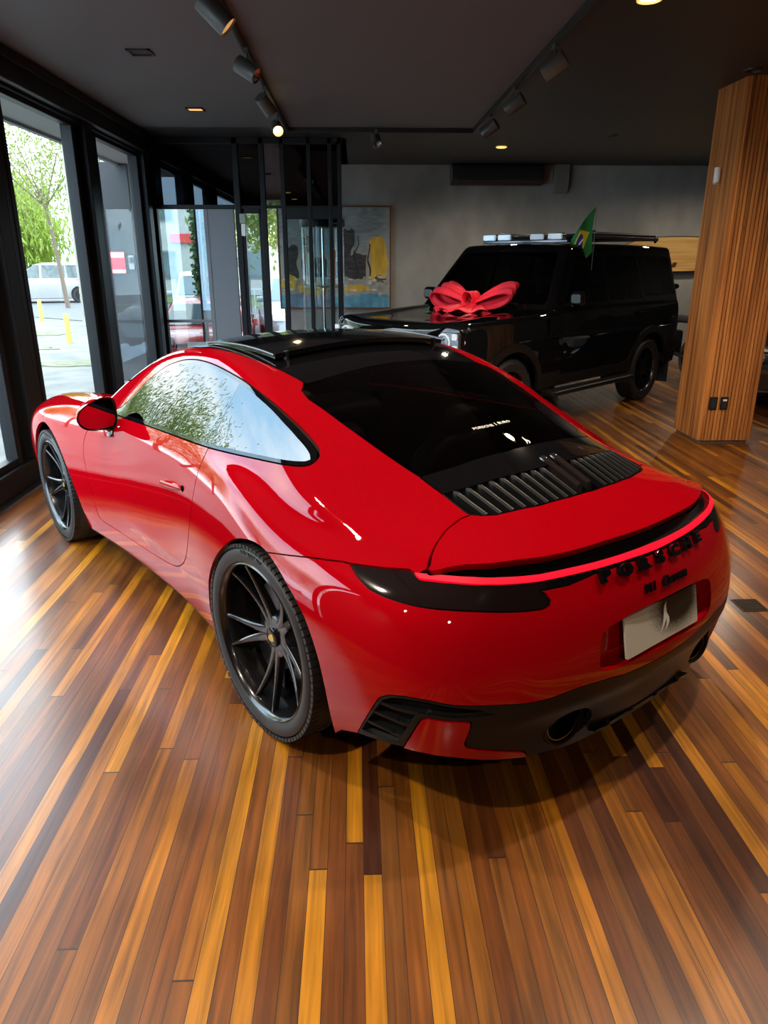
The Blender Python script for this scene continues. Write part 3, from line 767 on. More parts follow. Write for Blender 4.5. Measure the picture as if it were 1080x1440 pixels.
def plate_mat():
    m = mat('plate_face', (.5, .53, .47), .4); n, l, b = nodes(m)
    tc = n.new('ShaderNodeTexCoord'); no = n.new('ShaderNodeTexNoise'); no.inputs['Scale'].default_value = 260
    sx = n.new('ShaderNodeSeparateXYZ'); l.new(tc.outputs['Object'], sx.inputs[0]); l.new(tc.outputs['Object'], no.inputs['Vector'])
    # dark patch on the plate, a soft-edged band of its own shape: centre y -0.08, z 0.56
    def mth(op, a, b_):
        q = n.new('ShaderNodeMath'); q.operation = op
        for i, v in enumerate((a, b_)):
            if isinstance(v, (int, float)): q.inputs[i].default_value = v
            else: l.new(v, q.inputs[i])
        return q.outputs[0]
    y = mth('MULTIPLY', mth('ADD', sx.outputs['Y'], .085), 6.0); z = mth('MULTIPLY', mth('SUBTRACT', sx.outputs['Z'], .592), 9.5)
    d = mth('SQRT', mth('ADD', mth('MULTIPLY', y, y), mth('MULTIPLY', z, z)), 0)
    d = mth('ADD', d, mth('MULTIPLY', mth('SUBTRACT', no.outputs['Fac'], .5), .55))
    cr = n.new('ShaderNodeValToRGB'); cr.color_ramp.elements[0].position = .55; cr.color_ramp.elements[0].color = (.015, .016, .015, 1)
    cr.color_ramp.elements[1].position = 1.15 if False else 1.0; cr.color_ramp.elements[1].color = (.58, .60, .54, 1)
    l.new(d, cr.inputs['Fac']); l.new(cr.outputs['Color'], b.inputs['Base Color'])
    return m
def mirror(root, sg):
    """door mirror: red shell, dark glass facing the tail, black foot"""
    X, Y, Z = 1.43, .905, .935
    k = MB(); nu, nv = 20, 24; vs = []; fs = []
    out = smooth_poly([(-.088, .062), (-.05, .078), (.0, .072), (.06, .045), (.092, .012), (.095, -.025), (.07, -.058), (.02, -.072), (-.05, -.072), (-.085, -.055), (-.094, .0)], 3)
    m = len(out)
    for i in range(nu+1):
        t = i/nu; s = math.sqrt(max(0, 1-(t*.985)**2.2)); x = .13*t
        for (y, z) in out: vs.append((X+x-.25*(y)*.25, sg*(Y+y*s-.012*t), Z+z*s+.01*t))
    for i in range(nu):
        for j in range(m):
            f = (i*m+j, (i+1)*m+j, (i+1)*m+(j+1) % m, i*m+(j+1) % m); fs.append(f if sg < 0 else f[::-1])
    fs.append(tuple(nu*m+j for j in range(m)) if sg < 0 else tuple(nu*m+j for j in range(m))[::-1])
    h = k.add(vs, fs).build('side_mirror', M_red, root, angle=60)
    k = MB(); ri = [(X-.0-.25*y*.25, sg*(Y+y), Z+z) for y, z in out]; ro = [(a+.004, sg*Y+(b-sg*Y)*.90, Z+(c-Z)*.88) for a, b, c in ri]
    vs = ri + ro + [(X+.012, sg*Y, Z)]
    fs = [(j, (j+1) % m, m+(j+1) % m, m+j) for j in range(m)]
    k.add(vs, fs); k.build('mirror_rim', M_gloss, h)
    k = MB(); vs = [(a+.003, sg*Y+(b-sg*Y)*.905, Z+(c-Z)*.885) for a, b, c in ri]
    k.add(vs, [tuple(range(m)) if sg > 0 else tuple(range(m))[::-1]])
    k.build('mirror_glass', mat('mirror_silver', (.55, .56, .57), .02, metal=1.), h, smooth=False)
    k = MB(); k.tube([(X+.07, sg*(Y-.03), Z-.055), (X+.06, sg*(Y-.08), Z-.085), (X+.06, sg*.835, Z-.10), (X+.06, sg*.80, Z-.105)], [.02, .024, .028, .03], 12)
    k.build('mirror_foot', M_gloss, root)
build_coupe()
# ================================================================ THE SHOWROOM
H = 3.0
M_frame = mat('anthracite_frame', (.010, .0115, .0135), .45, spec=.22)
M_ceil = mat('grey_ceiling_paint', (.112, .124, .138), .62)
M_ceil2 = mat('black_ceiling_paint', (.026, .029, .032), .55)
M_wallblk = mat('black_wall_paint', (.02, .02, .022), .6)
M_panel = mat('blue_grey_panel', (.15, .165, .185), .5)
M_darkglass = glass('dark_header_glass', (.03, .035, .045), 1.55, base=.07)
M_pane = glass('clear_pane', (.95, .975, .97), 1.08)
M_conc = noise_tint(mat('burnished_cement', (.2, .19, .17), .62), 1.1, (.19, .19, .178), (.36, .355, .33), 9, stretch=(1.3, 1, .8), bump=.05, lo=.32, hi=.7)

def floor_mat():
    m = mat('oiled_floor_boards', (.3, .1, .03), .4, coat=.5, coat_rough=.20)
    n, l, b = nodes(m)
    def mth(op, a, c=0.):
        q = n.new('ShaderNodeMath'); q.operation = op
        for i, v in enumerate((a, c)):
            if isinstance(v, (int, float)): q.inputs[i].default_value = v
            else: l.new(v, q.inputs[i])
        return q.outputs[0]
    tc = n.new('ShaderNodeTexCoord'); sx = n.new('ShaderNodeSeparateXYZ'); l.new(tc.outputs['Object'], sx.inputs[0])
    W = .051
    u = mth('DIVIDE', sx.outputs['X'], W); col = mth('FLOOR', u); fu = mth('FRACT', u)
    w1 = n.new('ShaderNodeTexWhiteNoise'); w1.noise_dimensions = '1D'; l.new(col, w1.inputs['W'])
    v = mth('ADD', mth('DIVIDE', sx.outputs['Y'], 2.1), mth('MULTIPLY', w1.outputs['Value'], 7.3)); row = mth('FLOOR', v); fv = mth('FRACT', v)
    cv = n.new('ShaderNodeCombineXYZ'); l.new(col, cv.inputs[0]); l.new(row, cv.inputs[1])
    w2 = n.new('ShaderNodeTexWhiteNoise'); w2.noise_dimensions = '2D'; l.new(cv.outputs[0], w2.inputs['Vector'])
    cr = n.new('ShaderNodeValToRGB'); E = cr.color_ramp.elements; cr.color_ramp.interpolation = 'LINEAR'
    stops = [(0., (.060, .014, .005)), (.14, (.110, .029, .006)), (.32, (.175, .050, .007)), (.50, (.235, .072, .007)), (.62, (.175, .058, .009)), (.73, (.31, .105, .007)), (.84, (.42, .150, .007)), (1., (.56, .225, .010))]
    E[0].position = stops[0][0]; E[0].color = (*stops[0][1], 1); E[1].position = 1; E[1].color = (*stops[-1][1], 1)
    for p_, c_ in stops[1:-1]:
        e = E.new(p_); e.color = (*c_, 1)
    l.new(w2.outputs['Value'], cr.inputs['Fac'])
    # grain runs along the board
    mp = n.new('ShaderNodeMapping'); mp.inputs['Scale'].default_value = (34, 1.6, 1); l.new(tc.outputs['Object'], mp.inputs['Vector'])
    ad = n.new('ShaderNodeVectorMath'); ad.operation = 'ADD'; l.new(mp.outputs['Vector'], ad.inputs[0]); l.new(w2.outputs['Color'], ad.inputs[1])
    g = n.new('ShaderNodeTexNoise'); g.inputs['Scale'].default_value = 1.5; g.inputs['Detail'].default_value = 8; g.inputs['Distortion'].default_value = .6; l.new(ad.outputs[0], g.inputs['Vector'])
    gr = n.new('ShaderNodeMapRange'); gr.inputs['From Min'].default_value = .3; gr.inputs['From Max'].default_value = .7; gr.inputs['To Min'].default_value = .50; gr.inputs['To Max'].default_value = 1.35; l.new(g.outputs['Fac'], gr.inputs['Value'])
    bl = n.new('ShaderNodeTexNoise'); bl.inputs['Scale'].default_value = 2.3; bl.inputs['Detail'].default_value = 5; l.new(tc.outputs['Object'], bl.inputs['Vector'])
    br = n.new('ShaderNodeMapRange'); br.inputs['From Min'].default_value = .3; br.inputs['From Max'].default_value = .75; br.inputs['To Min'].default_value = .8; br.inputs['To Max'].default_value = 1.15; l.new(bl.outputs['Fac'], br.inputs['Value'])
    mul = mth('MULTIPLY', gr.outputs[0], br.outputs[0])
    vm = n.new('ShaderNodeVectorMath'); vm.operation = 'SCALE'; l.new(cr.outputs['Color'], vm.inputs[0]); l.new(mul, vm.inputs['Scale'])
    # joints
    eu = mth('MINIMUM', fu, mth('SUBTRACT', 1., fu)); ev = mth('MINIMUM', fv, mth('SUBTRACT', 1., fv))
    j = mth('MAXIMUM', mth('LESS_THAN', eu, .018), mth('LESS_THAN', ev, .0012))
    mx = n.new('ShaderNodeMix'); mx.data_type = 'RGBA'; l.new(j, mx.inputs['Factor']); l.new(vm.outputs[0], mx.inputs[6]); mx.inputs[7].default_value = (.03, .014, .008, 1)
    l.new(mx.outputs[2], b.inputs['Base Color'])
    rr = n.new('ShaderNodeMapRange'); rr.inputs['From Min'].default_value = .3; rr.inputs['From Max'].default_value = .75; rr.inputs['To Min'].default_value = .30; rr.inputs['To Max'].default_value = .46; l.new(bl.outputs['Fac'], rr.inputs['Value'])
    l.new(rr.outputs[0], b.inputs['Roughness'])
    bp = n.new('ShaderNodeBump'); bp.inputs['Strength'].default_value = .25; bp.inputs['Distance'].default_value = .002
    l.new(mth('SUBTRACT', mth('MULTIPLY', g.outputs['Fac'], .35), j), bp.inputs['Height']); l.new(bp.outputs['Normal'], b.inputs['Normal'])
    return m

def window_pane(y0, y1, z0=.2, z1=2.80, x=-2.53, nm='window_pane'):
    k = MB(); k.box((x, (y0+y1)/2, (z0+z1)/2), (.008, y1-y0, z1-z0)); return k
def build_room():
    k = MB(); k.box((2.24, 4.1, -.06), (9.52, 16.3, .12)); struct(k, 'floor', floor_mat(), smooth=False)
    k = MB(); k.box((-.6425, 2.475, H+.1), (3.955, 12.95, .2)); struct(k, 'ceiling', M_ceil, smooth=False)
    k = MB(); k.box((4.1675, 2.475, H+.1), (5.665, 12.95, .2)); k.box((2.24-.0, 10.6, H+.1), (9.52, 3.3, .2)); struct(k, 'ceiling_border', M_ceil2, smooth=False)
    k = MB(); k.box((3.06, 12.3, H/2), (8.28, .2, H)); struct(k, 'wall_back', M_conc, smooth=False)
    k = MB(); k.box((7.1, 4.1, H/2), (.2, 16.5, H)); struct(k, 'wall_right', M_wallblk, smooth=False)
    k = MB(); k.box((2.24, -4.1, H/2), (9.52, .2, H)); struct(k, 'wall_front', M_wallblk, smooth=False)
    k = MB(); k.box((-2.55, -1.05, H/2), (.2, 6.0, H)); struct(k, 'wall_left', M_wallblk, smooth=False)
    # glazed wall on the street side
    k = MB(); k.box((-2.50, 5.83, 2.90), (.22, 7.76, .2)); k.box((-2.40, 5.83, 2.955), (.10, 7.76, .07)); k.box((-2.525, 5.83, 2.79), (.14, 7.76, .03))
    struct(k, 'trim_1', M_frame, bevel=.006)
    k = MB(); k.box((-2.52, 5.83, .10), (.14, 7.76, .2)); k.box((-2.455, 5.83, .015), (.05, 7.76, .03)); struct(k, 'trim_2', M_frame, bevel=.005)
    k = MB(); k.box((-2.425, 5.83, .004), (.03, 7.76, .012)); struct(k, 'trim_3', mat('aluminium_strip', (.6, .6, .6), .35, metal=1.), smooth=False)
    panes = [(2.05, 5.22), (5.85, 7.21), (7.84, 9.22)]
    for i, (a, b) in enumerate(panes):
        w = struct(window_pane(a, b), f'window_{i+1}', M_pane, smooth=False)
        k = MB()
        for y in (a-.03, b+.03): k.box((-2.53, y, 1.5), (.09, .07, 2.62))
        k.box((-2.53, (a+b)/2, .225), (.08, b-a, .05)); k.box((-2.53, (a+b)/2, 2.765), (.08, b-a, .05))
        k.build('window_frame', M_frame, w, bevel=.006)
    for i, (a, b) in enumerate(((5.28, 5.80), (7.27, 7.78), (9.28, 9.62))):
        k = MB(); c = (a+b)/2
        k.box((-2.56, c, 1.5), (.10, b-a, 2.6)); k.box((-2.485, c-.06, 1.5), (.12, .17, 2.6)); k.box((-2.505, c+.13, 1.5), (.08, .11, 2.6)); k.tube([(-2.46, c+.05, .2), (-2.46, c+.05, 2.8)], .028, 12)
        struct(k, f'trim_{4+i}', M_frame, bevel=.008)
    # ---- lobby partition at the far left
    Y = 9.68
    k = MB(); k.box((-1.345, Y, 2.965), (2.39, .10, .07)); k.box((-1.96, Y, 2.235), (1.08, .07, .05)); k.box((-1.345, Y, .05), (2.39, .09, .10))
    for x, w in ((-2.47, .10), (-1.435, .07), (-1.12, .06), (-.875, .055), (-.555, .05), (-.30, .05), (-.185, .05)):
        k.box((x, Y, 1.5), (w, .10, 3.0))
    k.box((-1.345+.55, Y, 2.235), (1.28, .07, .035))
    k.box((-.53, Y, 2.17), (.74, .09, .14))
    struct(k, 'trim_8', M_frame, bevel=.005)
    def pane(x0, x1, z0, z1, m, nm):
        k = MB(); k.box(((x0+x1)/2, Y, (z0+z1)/2), (x1-x0, .010, z1-z0)); return struct(k, nm, m, smooth=False)
    pane(-2.42, -1.47, 2.26, 2.93, M_darkglass, 'window_5')
    for i, (a, b) in enumerate(((-1.40, -1.15), (-.85, -.58), (-.53, -.325), (-.275, -.21))): pane(a, b, 2.25, 2.93, M_darkglass, f'window_{6+i}')
    M_tintpane = glass('reflective_pane', (.66, .73, .74), 1.6, base=.13)
    pane(-1.09, -.90, 2.25, 2.93, glass('transom_mirror', (.5, .55, .58), 1.6, base=.35), 'window_10')
    w = pane(-2.42, -1.86, .10, 2.21, M_tintpane, 'window_11')
    k = MB(); k.box((-1.835, Y, 1.155), (.05, .07, 2.11)); k.box((-2.13, Y, .88), (.60, .05, .035)); k.build('window_frame', M_panel, w, bevel=.004)
    k = MB(); k.box((-1.65, Y, 1.155), (.32, .06, 2.11)); struct(k, 'wall_panel', M_panel, bevel=.004)
    # door leaf of dark frame and glass beside the panel
    k = MB(); k.box((-1.275, Y, 1.10), (.24, .012, 2.1)); d = struct(k, 'door_1', M_tintpane, smooth=False)
    k = MB()
    for x in (-1.385, -1.165): k.box((x, Y, 1.14), (.045, .06, 2.15))
    k.box((-1.275, Y, 2.19), (.24, .06, .06)); k.box((-1.275, Y, .14), (.24, .06, .10)); k.build('door_frame', M_frame, d, bevel=.004)
    k = MB(); k.tube([(-1.345, Y-.07, .85), (-1.345, Y-.07, 1.45)], .012, 10); k.build('door_handle', M_chrome, d)
    pane(-1.09, -.90, .10, 2.21, M_pane, 'window_12')
    pane(-.85, -.58, .10, 2.10, glass('lobby_pane', (.80, .86, .86), 1.5, base=.05), 'window_13'); pane(-.53, -.325, .10, 2.10, MATS['lobby_pane'], 'window_14')
    # door closer / keypad box
    k = MB(); k.rbox((-1.375, Y-.08, 2.10), (.075, .06, .11), .01, 3, 1); o = k.build('door_sensor', mat('sensor_green_grey', (.28, .33, .26), .5), bevel=.004)
    k = MB(); k.rbox((-1.372, Y-.085, 1.97), (.05, .05, .14), .008, 3, 1); k.build('sensor_label', mat('label_white', (.75, .76, .72), .5), o, bevel=.003)
    tag(o, 'small grey-green sensor box with white lower tab mounted high on the lobby door frame', 'sensor')
    # ---- lobby back: opening to the yard left of the cement wall
    k = MB(); k.box((-1.79, 12.3, 2.75), (1.42, .2, .5)); struct(k, 'wall_lobby', M_frame, smooth=False)
    k = MB(); k.box((-1.12, 12.27, 1.25), (.08, .12, 2.5)); k.box((-1.75, 12.27, 1.25), (.06, .10, 2.5)); k.box((-2.47, 12.27, 1.25), (.08, .12, 2.5)); struct(k, 'trim_9', M_frame, bevel=.005)

def build_column():
    root = empty('slatted_column', (0, 0, 0))
    tag(root, 'square floor-to-ceiling column clad in vertical warm brown wooden slats', 'column')
    x0, x1, y0, y1 = 3.16, 3.62, 6.435, 6.955
    k = MB(); k.box(((x0+x1)/2, (y0+y1)/2, 1.5), (x1-x0-.03, y1-y0-.03, 3.0)); k.build('core', mat('column_core', (.02, .012, .008), .8), root, smooth=False)
    k = MB(); k.box(((x0+x1)/2, (y0+y1)/2, .02), (x1-x0-.016, y1-y0-.016, .04)); k.build('plinth', mat('column_plinth', (.16, .11, .07), .6), root, bevel=.003)
    m = mat('slat_wood', (.4, .16, .05), .55, spec=.25); n, l, b = nodes(m)
    tc = n.new('ShaderNodeTexCoord'); mp = n.new('ShaderNodeMapping'); mp.inputs['Scale'].default_value = (1, 1, .03)
    no = n.new('ShaderNodeTexNoise'); no.inputs['Scale'].default_value = 26; no.inputs['Detail'].default_value = 3
    cr = n.new('ShaderNodeValToRGB'); e = cr.color_ramp.elements; e[0].position = .30; e[0].color = (.21, .070, .021, 1); e[1].position = .72; e[1].color = (.68, .285, .070, 1)
    q = e.new(.5); q.color = (.46, .168, .042, 1)
    l.new(tc.outputs['Object'], mp.inputs['Vector']); l.new(mp.outputs['Vector'], no.inputs['Vector']); l.new(no.outputs['Fac'], cr.inputs['Fac']); l.new(cr.outputs['Color'], b.inputs['Base Color'])
    def face(name, pts):
        k = MB()
        for c, d in pts: k.box(c, d)
        k.build(name, m, root, smooth=False)
    p = .0208
    face('slat_cladding', [((x0-.004, y0+p*(i+.5), 1.52), (.030, p*.68, 2.96)) for i in range(25)])
    p = .0329
    face('slat_cladding', [((x0+p*(i+.5), y0-.004, 1.52), (p*.74, .030, 2.96)) for i in range(14)])
    face('slat_cladding', [((x0+p*(i+.5), y1+.004, 1.52), (p*.74, .030, 2.96)) for i in range(14)])
    p = .0208
    face('slat_cladding', [((x1+.004, y0+p*(i+.5), 1.52), (.030, p*.68, 2.96)) for i in range(25)])
    # wall plates and sensor fixed on it
    for x, lab, blank in ((3.232, 'black blank wall plate low on the slatted column, the left of two', True), (3.332, 'black socket plate with pale insert low on the slatted column', False)):
        k = MB(); k.rbox((x, y0-.020, .385), (.072, .012, .118), .006, 3, 1); o = k.build('wall_plate', mat('plate_black', (.012, .012, .012), .35), bevel=.002)
        k = MB(); k.rbox((x, y0-.028, .385), (.046, .008, .09), .004, 3, 1); k.build('plate_insert', mat('plate_black2', (.02, .02, .02), .5), o)
        if not blank:
            k = MB(); k.box((x, y0-.034, .415), (.034, .006, .016)); k.build('switch_rocker', mat('label_white', (.75, .76, .72), .5), o, smooth=False)
        tag(o, lab, 'socket', 'wall plates low on the slatted column')
    k = MB(); k.rbox((x0-.025, 6.76, 2.30), (.03, .055, .125), .012, 4, 2); o = k.build('motion_sensor', mat('sensor_white', (.72, .71, .66), .45), bevel=.006)
    k = MB(); k.tube([(x0-.045, 6.705, 2.245), (x0-.045, 6.705, 2.365)], .028, 16); k.build('sensor_head', MATS['sensor_white'], o)
    tag(o, 'small white motion sensor mounted high on the left face of the slatted column', 'sensor')

M_spot = mat('spot_body', (.085, .085, .080), .42, metal=.35)
def spot_head(pos, aim, lit, label, r=.052, L=.155, z_rail=2.955, grp=None):
    """track spotlight: arm from the rail, can, reflector, lens"""
    root = empty('track_spotlight', pos)
    tag(root, label, 'spotlight', 'track spotlights under the ceiling')
    d = Vector(aim).normalized(); ux = d.orthogonal().normalized(); uy = d.cross(ux)
    A = frame((0, 0, 0), ux, uy, d)
    k = MB(); k.lathe([(0, -L/2), (r*.96, -L/2), (r, -L/2+.004), (r, L/2), (r*.92, L/2), (r*.92, L/2-.018)], 32, A); k.build('spot_can', M_spot, root)
    k = MB(); k.lathe([(r*.92, L/2-.012), (r*.55, L/2-.042), (r*.3, L/2-.05), (0, L/2-.05)], 32, A)
    k.build('reflector', mat('reflector_lit', (.9, .7, .4), .2, metal=1., emit=(1., .62, .22), estr=1.6) if lit == 1 else mat('reflector_warm', (.7, .42, .2), .25, metal=1., emit=(1., .55, .22), estr=.55) if lit == 2 else mat('reflector_grey', (.5, .5, .5), .25, metal=1.), root)
    if lit == 1:
        k = MB(); k.lathe([(0, L/2-.035), (r*.34, L/2-.035), (r*.34, L/2-.048)], 20, A); k.build('bulb', mat('bulb_glow', (1, .8, .5), .3, emit=(1., .74, .36), estr=14.), root)
    else:
        k = MB(); k.lathe([(0, L/2-.036), (r*.30, L/2-.036), (r*.30, L/2-.05)], 16, A); k.build('bulb', mat('bulb_dark', (.12, .11, .10), .2), root)
    top = z_rail-pos[2]
    k = MB(); k.tube([(0, 0, r*.5), (0, 0, top-.05), (0, 0, top)], .009, 8); k.box((0, 0, top-.012), (.032, .09, .026)); k.build('spot_arm', M_spot, root)
    return root
def build_lights():
    t = empty('lighting_track', (0, 0, 0)); tag(t, 'black U-shaped lighting track running round the grey ceiling field', 'track')
    for a, b in (((-.735, -3.5), (-.735, 8.95)), ((-.735, 8.95), (1.335, 8.95)), ((1.335, 8.95), (1.335, -3.5))):
        k = MB(); c = ((a[0]+b[0])/2, (a[1]+b[1])/2, 2.98); v = a[0] == b[0]
        k.box(c, (.036 if v else abs(a[0]-b[0])+.036, abs(a[1]-b[1])+.036 if v else .036, .04)); 
        k.box((c[0], c[1], 2.957), (.018 if v else abs(a[0]-b[0]), abs(a[1]-b[1]) if v else .018, .008)); k.build('track_rail', mat('track_black', (.012, .012, .013), .4), t, bevel=.003)
    spot_head((-.715, 4.44, 2.835), (.62, .02, -.60), 2, 'large dark track spotlight with warm reflector, nearest on the left rail', .058, .18)
    spot_head((-.715, 5.62, 2.835), (.80, -.25, -.50), 0, 'dark track spotlight with unlit clear lens, second along the left rail', .055, .16)
    spot_head((-.725, 6.76, 2.83), (.45, .62, -.62), 0, 'dark track spotlight turned away showing its pale back disc, third along the left rail')
    spot_head((-.745, 7.86, 2.825), (.22, -.85, -.48), 1, 'lit warm track spotlight glowing at the far end of the left rail')
    spot_head((.24, 8.80, 2.85), (.10, -.80, -.60), 0, 'small track spotlight with round clear lens on the cross rail')
    for y, lab in ((5.44, 'nearest'), (6.70, 'middle'), (7.88, 'farthest')):
        spot_head((1.33, y, 2.832), (-.74, .42, -.50), 0, f'grey can track spotlight on the right rail, {lab} of the three', .056, .165)
    # recessed fittings
    def square(x, y, lit, lab):
        r = empty('recessed_downlight', (x, y, 3.0)); tag(r, lab, 'downlight', 'recessed lights in the ceiling')
        k = MB(); s = .075
        for dx, dy, a, b in ((-s, 0, .014, 2*s+.014), (s, 0, .014, 2*s+.014), (0, -s, 2*s+.014, .014), (0, s, 2*s+.014, .014)): k.box((dx, dy, -.006), (a, b, .012))
        k.build('downlight_frame', mat('downlight_trim', (.03, .03, .032), .5), r)
        k = MB(); k.box((0, 0, -.0015), (2*s-.014, 2*s-.014, .003)); k.build('downlight_lens', mat('downlight_warm', (.5, .3, .1), .5, emit=(1., .52, .18), estr=1.2) if lit else mat('downlight_off', (.012, .012, .012), .5), r, smooth=False)
    square(-1.49, 5.90, False, 'unlit black square recessed downlight in the grey ceiling')
    square(-1.53, 7.94, True, 'warm lit square recessed downlight nearer the lobby partition')
    def rnd(x, y, r0, lit, lab, e=0):
        r = empty('ceiling_downlight', (x, y, 3.0)); tag(r, lab, 'downlight', 'recessed lights in the ceiling')
        k = MB(); k.lathe([(r0*.78, -.002), (r0*.82, -.014), (r0, -.012), (r0*1.02, 0)], 36); k.build('downlight_ring', mat('ring_lit', (.9, .7, .3), .4, emit=(1., .62, .16), estr=1.0) if lit else mat('ring_black', (.02, .02, .02), .5), r)
        k = MB(); k.lathe([(0, -.004), (r0*.80, -.003)], 36); k.build('downlight_lens', mat('lens_lit', (1, .8, .4), .4, emit=(1., .70, .24), estr=6.) if lit else mat('lens_dark', (.05, .045, .04), .2), r)
        if lit:
            L = bpy.data.lights.new('downlight_lamp', 'SPOT'); L.energy = e; L.color = (1., .83, .64); L.spot_size = R(166); L.spot_blend = .8; L.shadow_soft_size = r0*.7
            o = bpy.data.objects.new('downlight_lamp', L); COL.objects.link(o); o.location = (0, 0, -.05); o.parent = r
    rnd(1.66, 4.70, .068, True, 'glowing yellow round ceiling light above the red coupe', 210)
    rnd(3.07, 6.30-.05, .07, False, 'dark round ceiling speaker just in front of the slatted column')
    rnd(3.03, 9.35, .06, False, 'dim round ceiling fitting behind the slatted column')
    for i, (x, y, e) in enumerate(((1.66, 2.35, 140), (-1.45, 2.3, 150), (-1.45, .5, 230), (.6, -1.4, 110), (3.07, 2.9, 90), (4.9, 5.0, 60), (4.9, 8.6, 70), (1.9, 10.3, 150), (5.3, 10.6, 120))):  # lights behind the tail, by the wall and by the surfboard are added fill
        rnd(x, y, .068, True, ['glowing round ceiling light above the coupe tail', 'glowing round ceiling light above the open floor by the windows', 'glowing round ceiling light above the bare floor near the street corner', 'round fill light added on the ceiling well behind the coupe tail', 'glowing round ceiling light above the right side floor', 'glowing round ceiling light right of the slatted column', 'glowing round ceiling light between column and cement wall', 'round ceiling light added to wash the cement wall', 'round ceiling light added to brighten the wooden surfboard'][i], e)
    # spot added to brighten the bow; the right-rail can beside it has a dark bulb
    L = bpy.data.lights.new('spot_lamp', 'SPOT'); L.energy = 120; L.color = (1., .86, .70); L.spot_size = R(26); L.spot_blend = .6; L.shadow_soft_size = .035
    o = bpy.data.objects.new('spot_lamp', L); COL.objects.link(o); o.location = (1.28, 6.73, 2.77); o.rotation_euler = (Vector((1.12, 7.72, 1.15))-Vector((1.28, 6.73, 2.77))).to_track_quat('-Z', 'Y').to_euler()
    # the lit spot of the left rail
    L = bpy.data.lights.new('spot_lamp', 'SPOT'); L.energy = 40; L.color = (1., .74, .42); L.spot_size = R(60); L.spot_blend = .5; L.shadow_soft_size = .03
    o = bpy.data.objects.new('spot_lamp', L); COL.objects.link(o); o.location = (-.72, 7.77, 2.77); o.rotation_euler = Vector((.18, -.85, -.80)).to_track_quat('-Z', 'Y').to_euler()

build_room(); build_column(); build_lights()
# ================================================================ THE STREET OUTSIDE
def leaf_tree(name, x, y, h, rad, mleaf, mtrunk, label, seed, weep=True, n=2600, trunk=.16, lean=0., leaf=(.035, .17), z0=-.12, clump=26):
    rnd = random.Random(seed); r = empty(name, (x, y, z0)); tag(r, label, 'tree', 'trees along the street')
    k = MB(); ht = h*(.40 if weep else .55)
    k.tube([(0, 0, 0), (lean*.3, 0, ht*.4), (lean*.7, .05, ht*.75), (lean, 0, ht)], [trunk, trunk*.8, trunk*.65, trunk*.45], 10)
    tips = []
    for i in range(7):
        a = i*2*pi/7+rnd.random(); q = rad*(.45+.4*rnd.random()); e = (lean+q*math.cos(a), q*math.sin(a), ht+(h-ht)*(.3+.55*rnd.random()))
        k.tube([(lean*.8, 0, ht*.85), (lean+e[0]*.4, e[1]*.4, ht+(e[2]-ht)*.6), e], [trunk*.4, trunk*.25, trunk*.08], 6)
    k.build('trunk', mtrunk, r)
    k = MB()
    for c in range(clump):
        a = rnd.random()*2*pi; q = rad*math.sqrt(rnd.random())*.95; zz = ht*.85+(h-ht*.9)*rnd.random()
        s = 1-((zz-ht)/(h-ht+.01)-.3)**2*.8; cx, cy = lean+q*s*math.cos(a), q*s*math.sin(a)
        for i in range(n//clump):
            u, v, w = rnd.gauss(0, .24), rnd.gauss(0, .24), rnd.gauss(0, .20)
            px, py, pz = cx+u*rad, cy+v*rad, zz+w*rad
            L = leaf[1]*(.6+.8*rnd.random()); wd = leaf[0]
            d = Vector((rnd.gauss(0, .5), rnd.gauss(0, .5), (-1.2 if weep else rnd.gauss(0, .6)))).normalized()
            sd = d.cross(Vector((rnd.random()-.5, rnd.random()-.5, .3))).normalized()*wd
            p = Vector((px, py, pz))
            k.add([p-sd*.2, p+d*L*.5-sd, p+d*L, p+d*L*.5+sd], [(0, 1, 2, 3)])
    k.build('crown', mleaf, r, smooth=False)
    return r
def leaf_mat(name, c1, c2, tr=.5):
    m = mat(name, c1, .6); n, l, b = nodes(m)
    oi = n.new('ShaderNodeTexCoord'); no = n.new('ShaderNodeTexNoise'); no.inputs['Scale'].default_value = .9; no.inputs['Detail'].default_value = 3
    cr = n.new('ShaderNodeValToRGB'); cr.color_ramp.elements[0].position = .35; cr.color_ramp.elements[0].color = (*c1, 1); cr.color_ramp.elements[1].position = .65; cr.color_ramp.elements[1].color = (*c2, 1)
    l.new(oi.outputs['Object'], no.inputs['Vector']); l.new(no.outputs['Fac'], cr.inputs['Fac']); l.new(cr.outputs['Color'], b.inputs['Base Color'])
    ts = n.new('ShaderNodeBsdfTranslucent'); l.new(cr.outputs['Color'], ts.inputs['Color']); mx = n.new('ShaderNodeMixShader'); mx.inputs['Fac'].default_value = tr
    l.new(b.outputs['BSDF'], mx.inputs[1]); l.new(ts.outputs['BSDF'], mx.inputs[2]); l.new(mx.outputs['Shader'], n['Material Output'].inputs['Surface'])
    return m
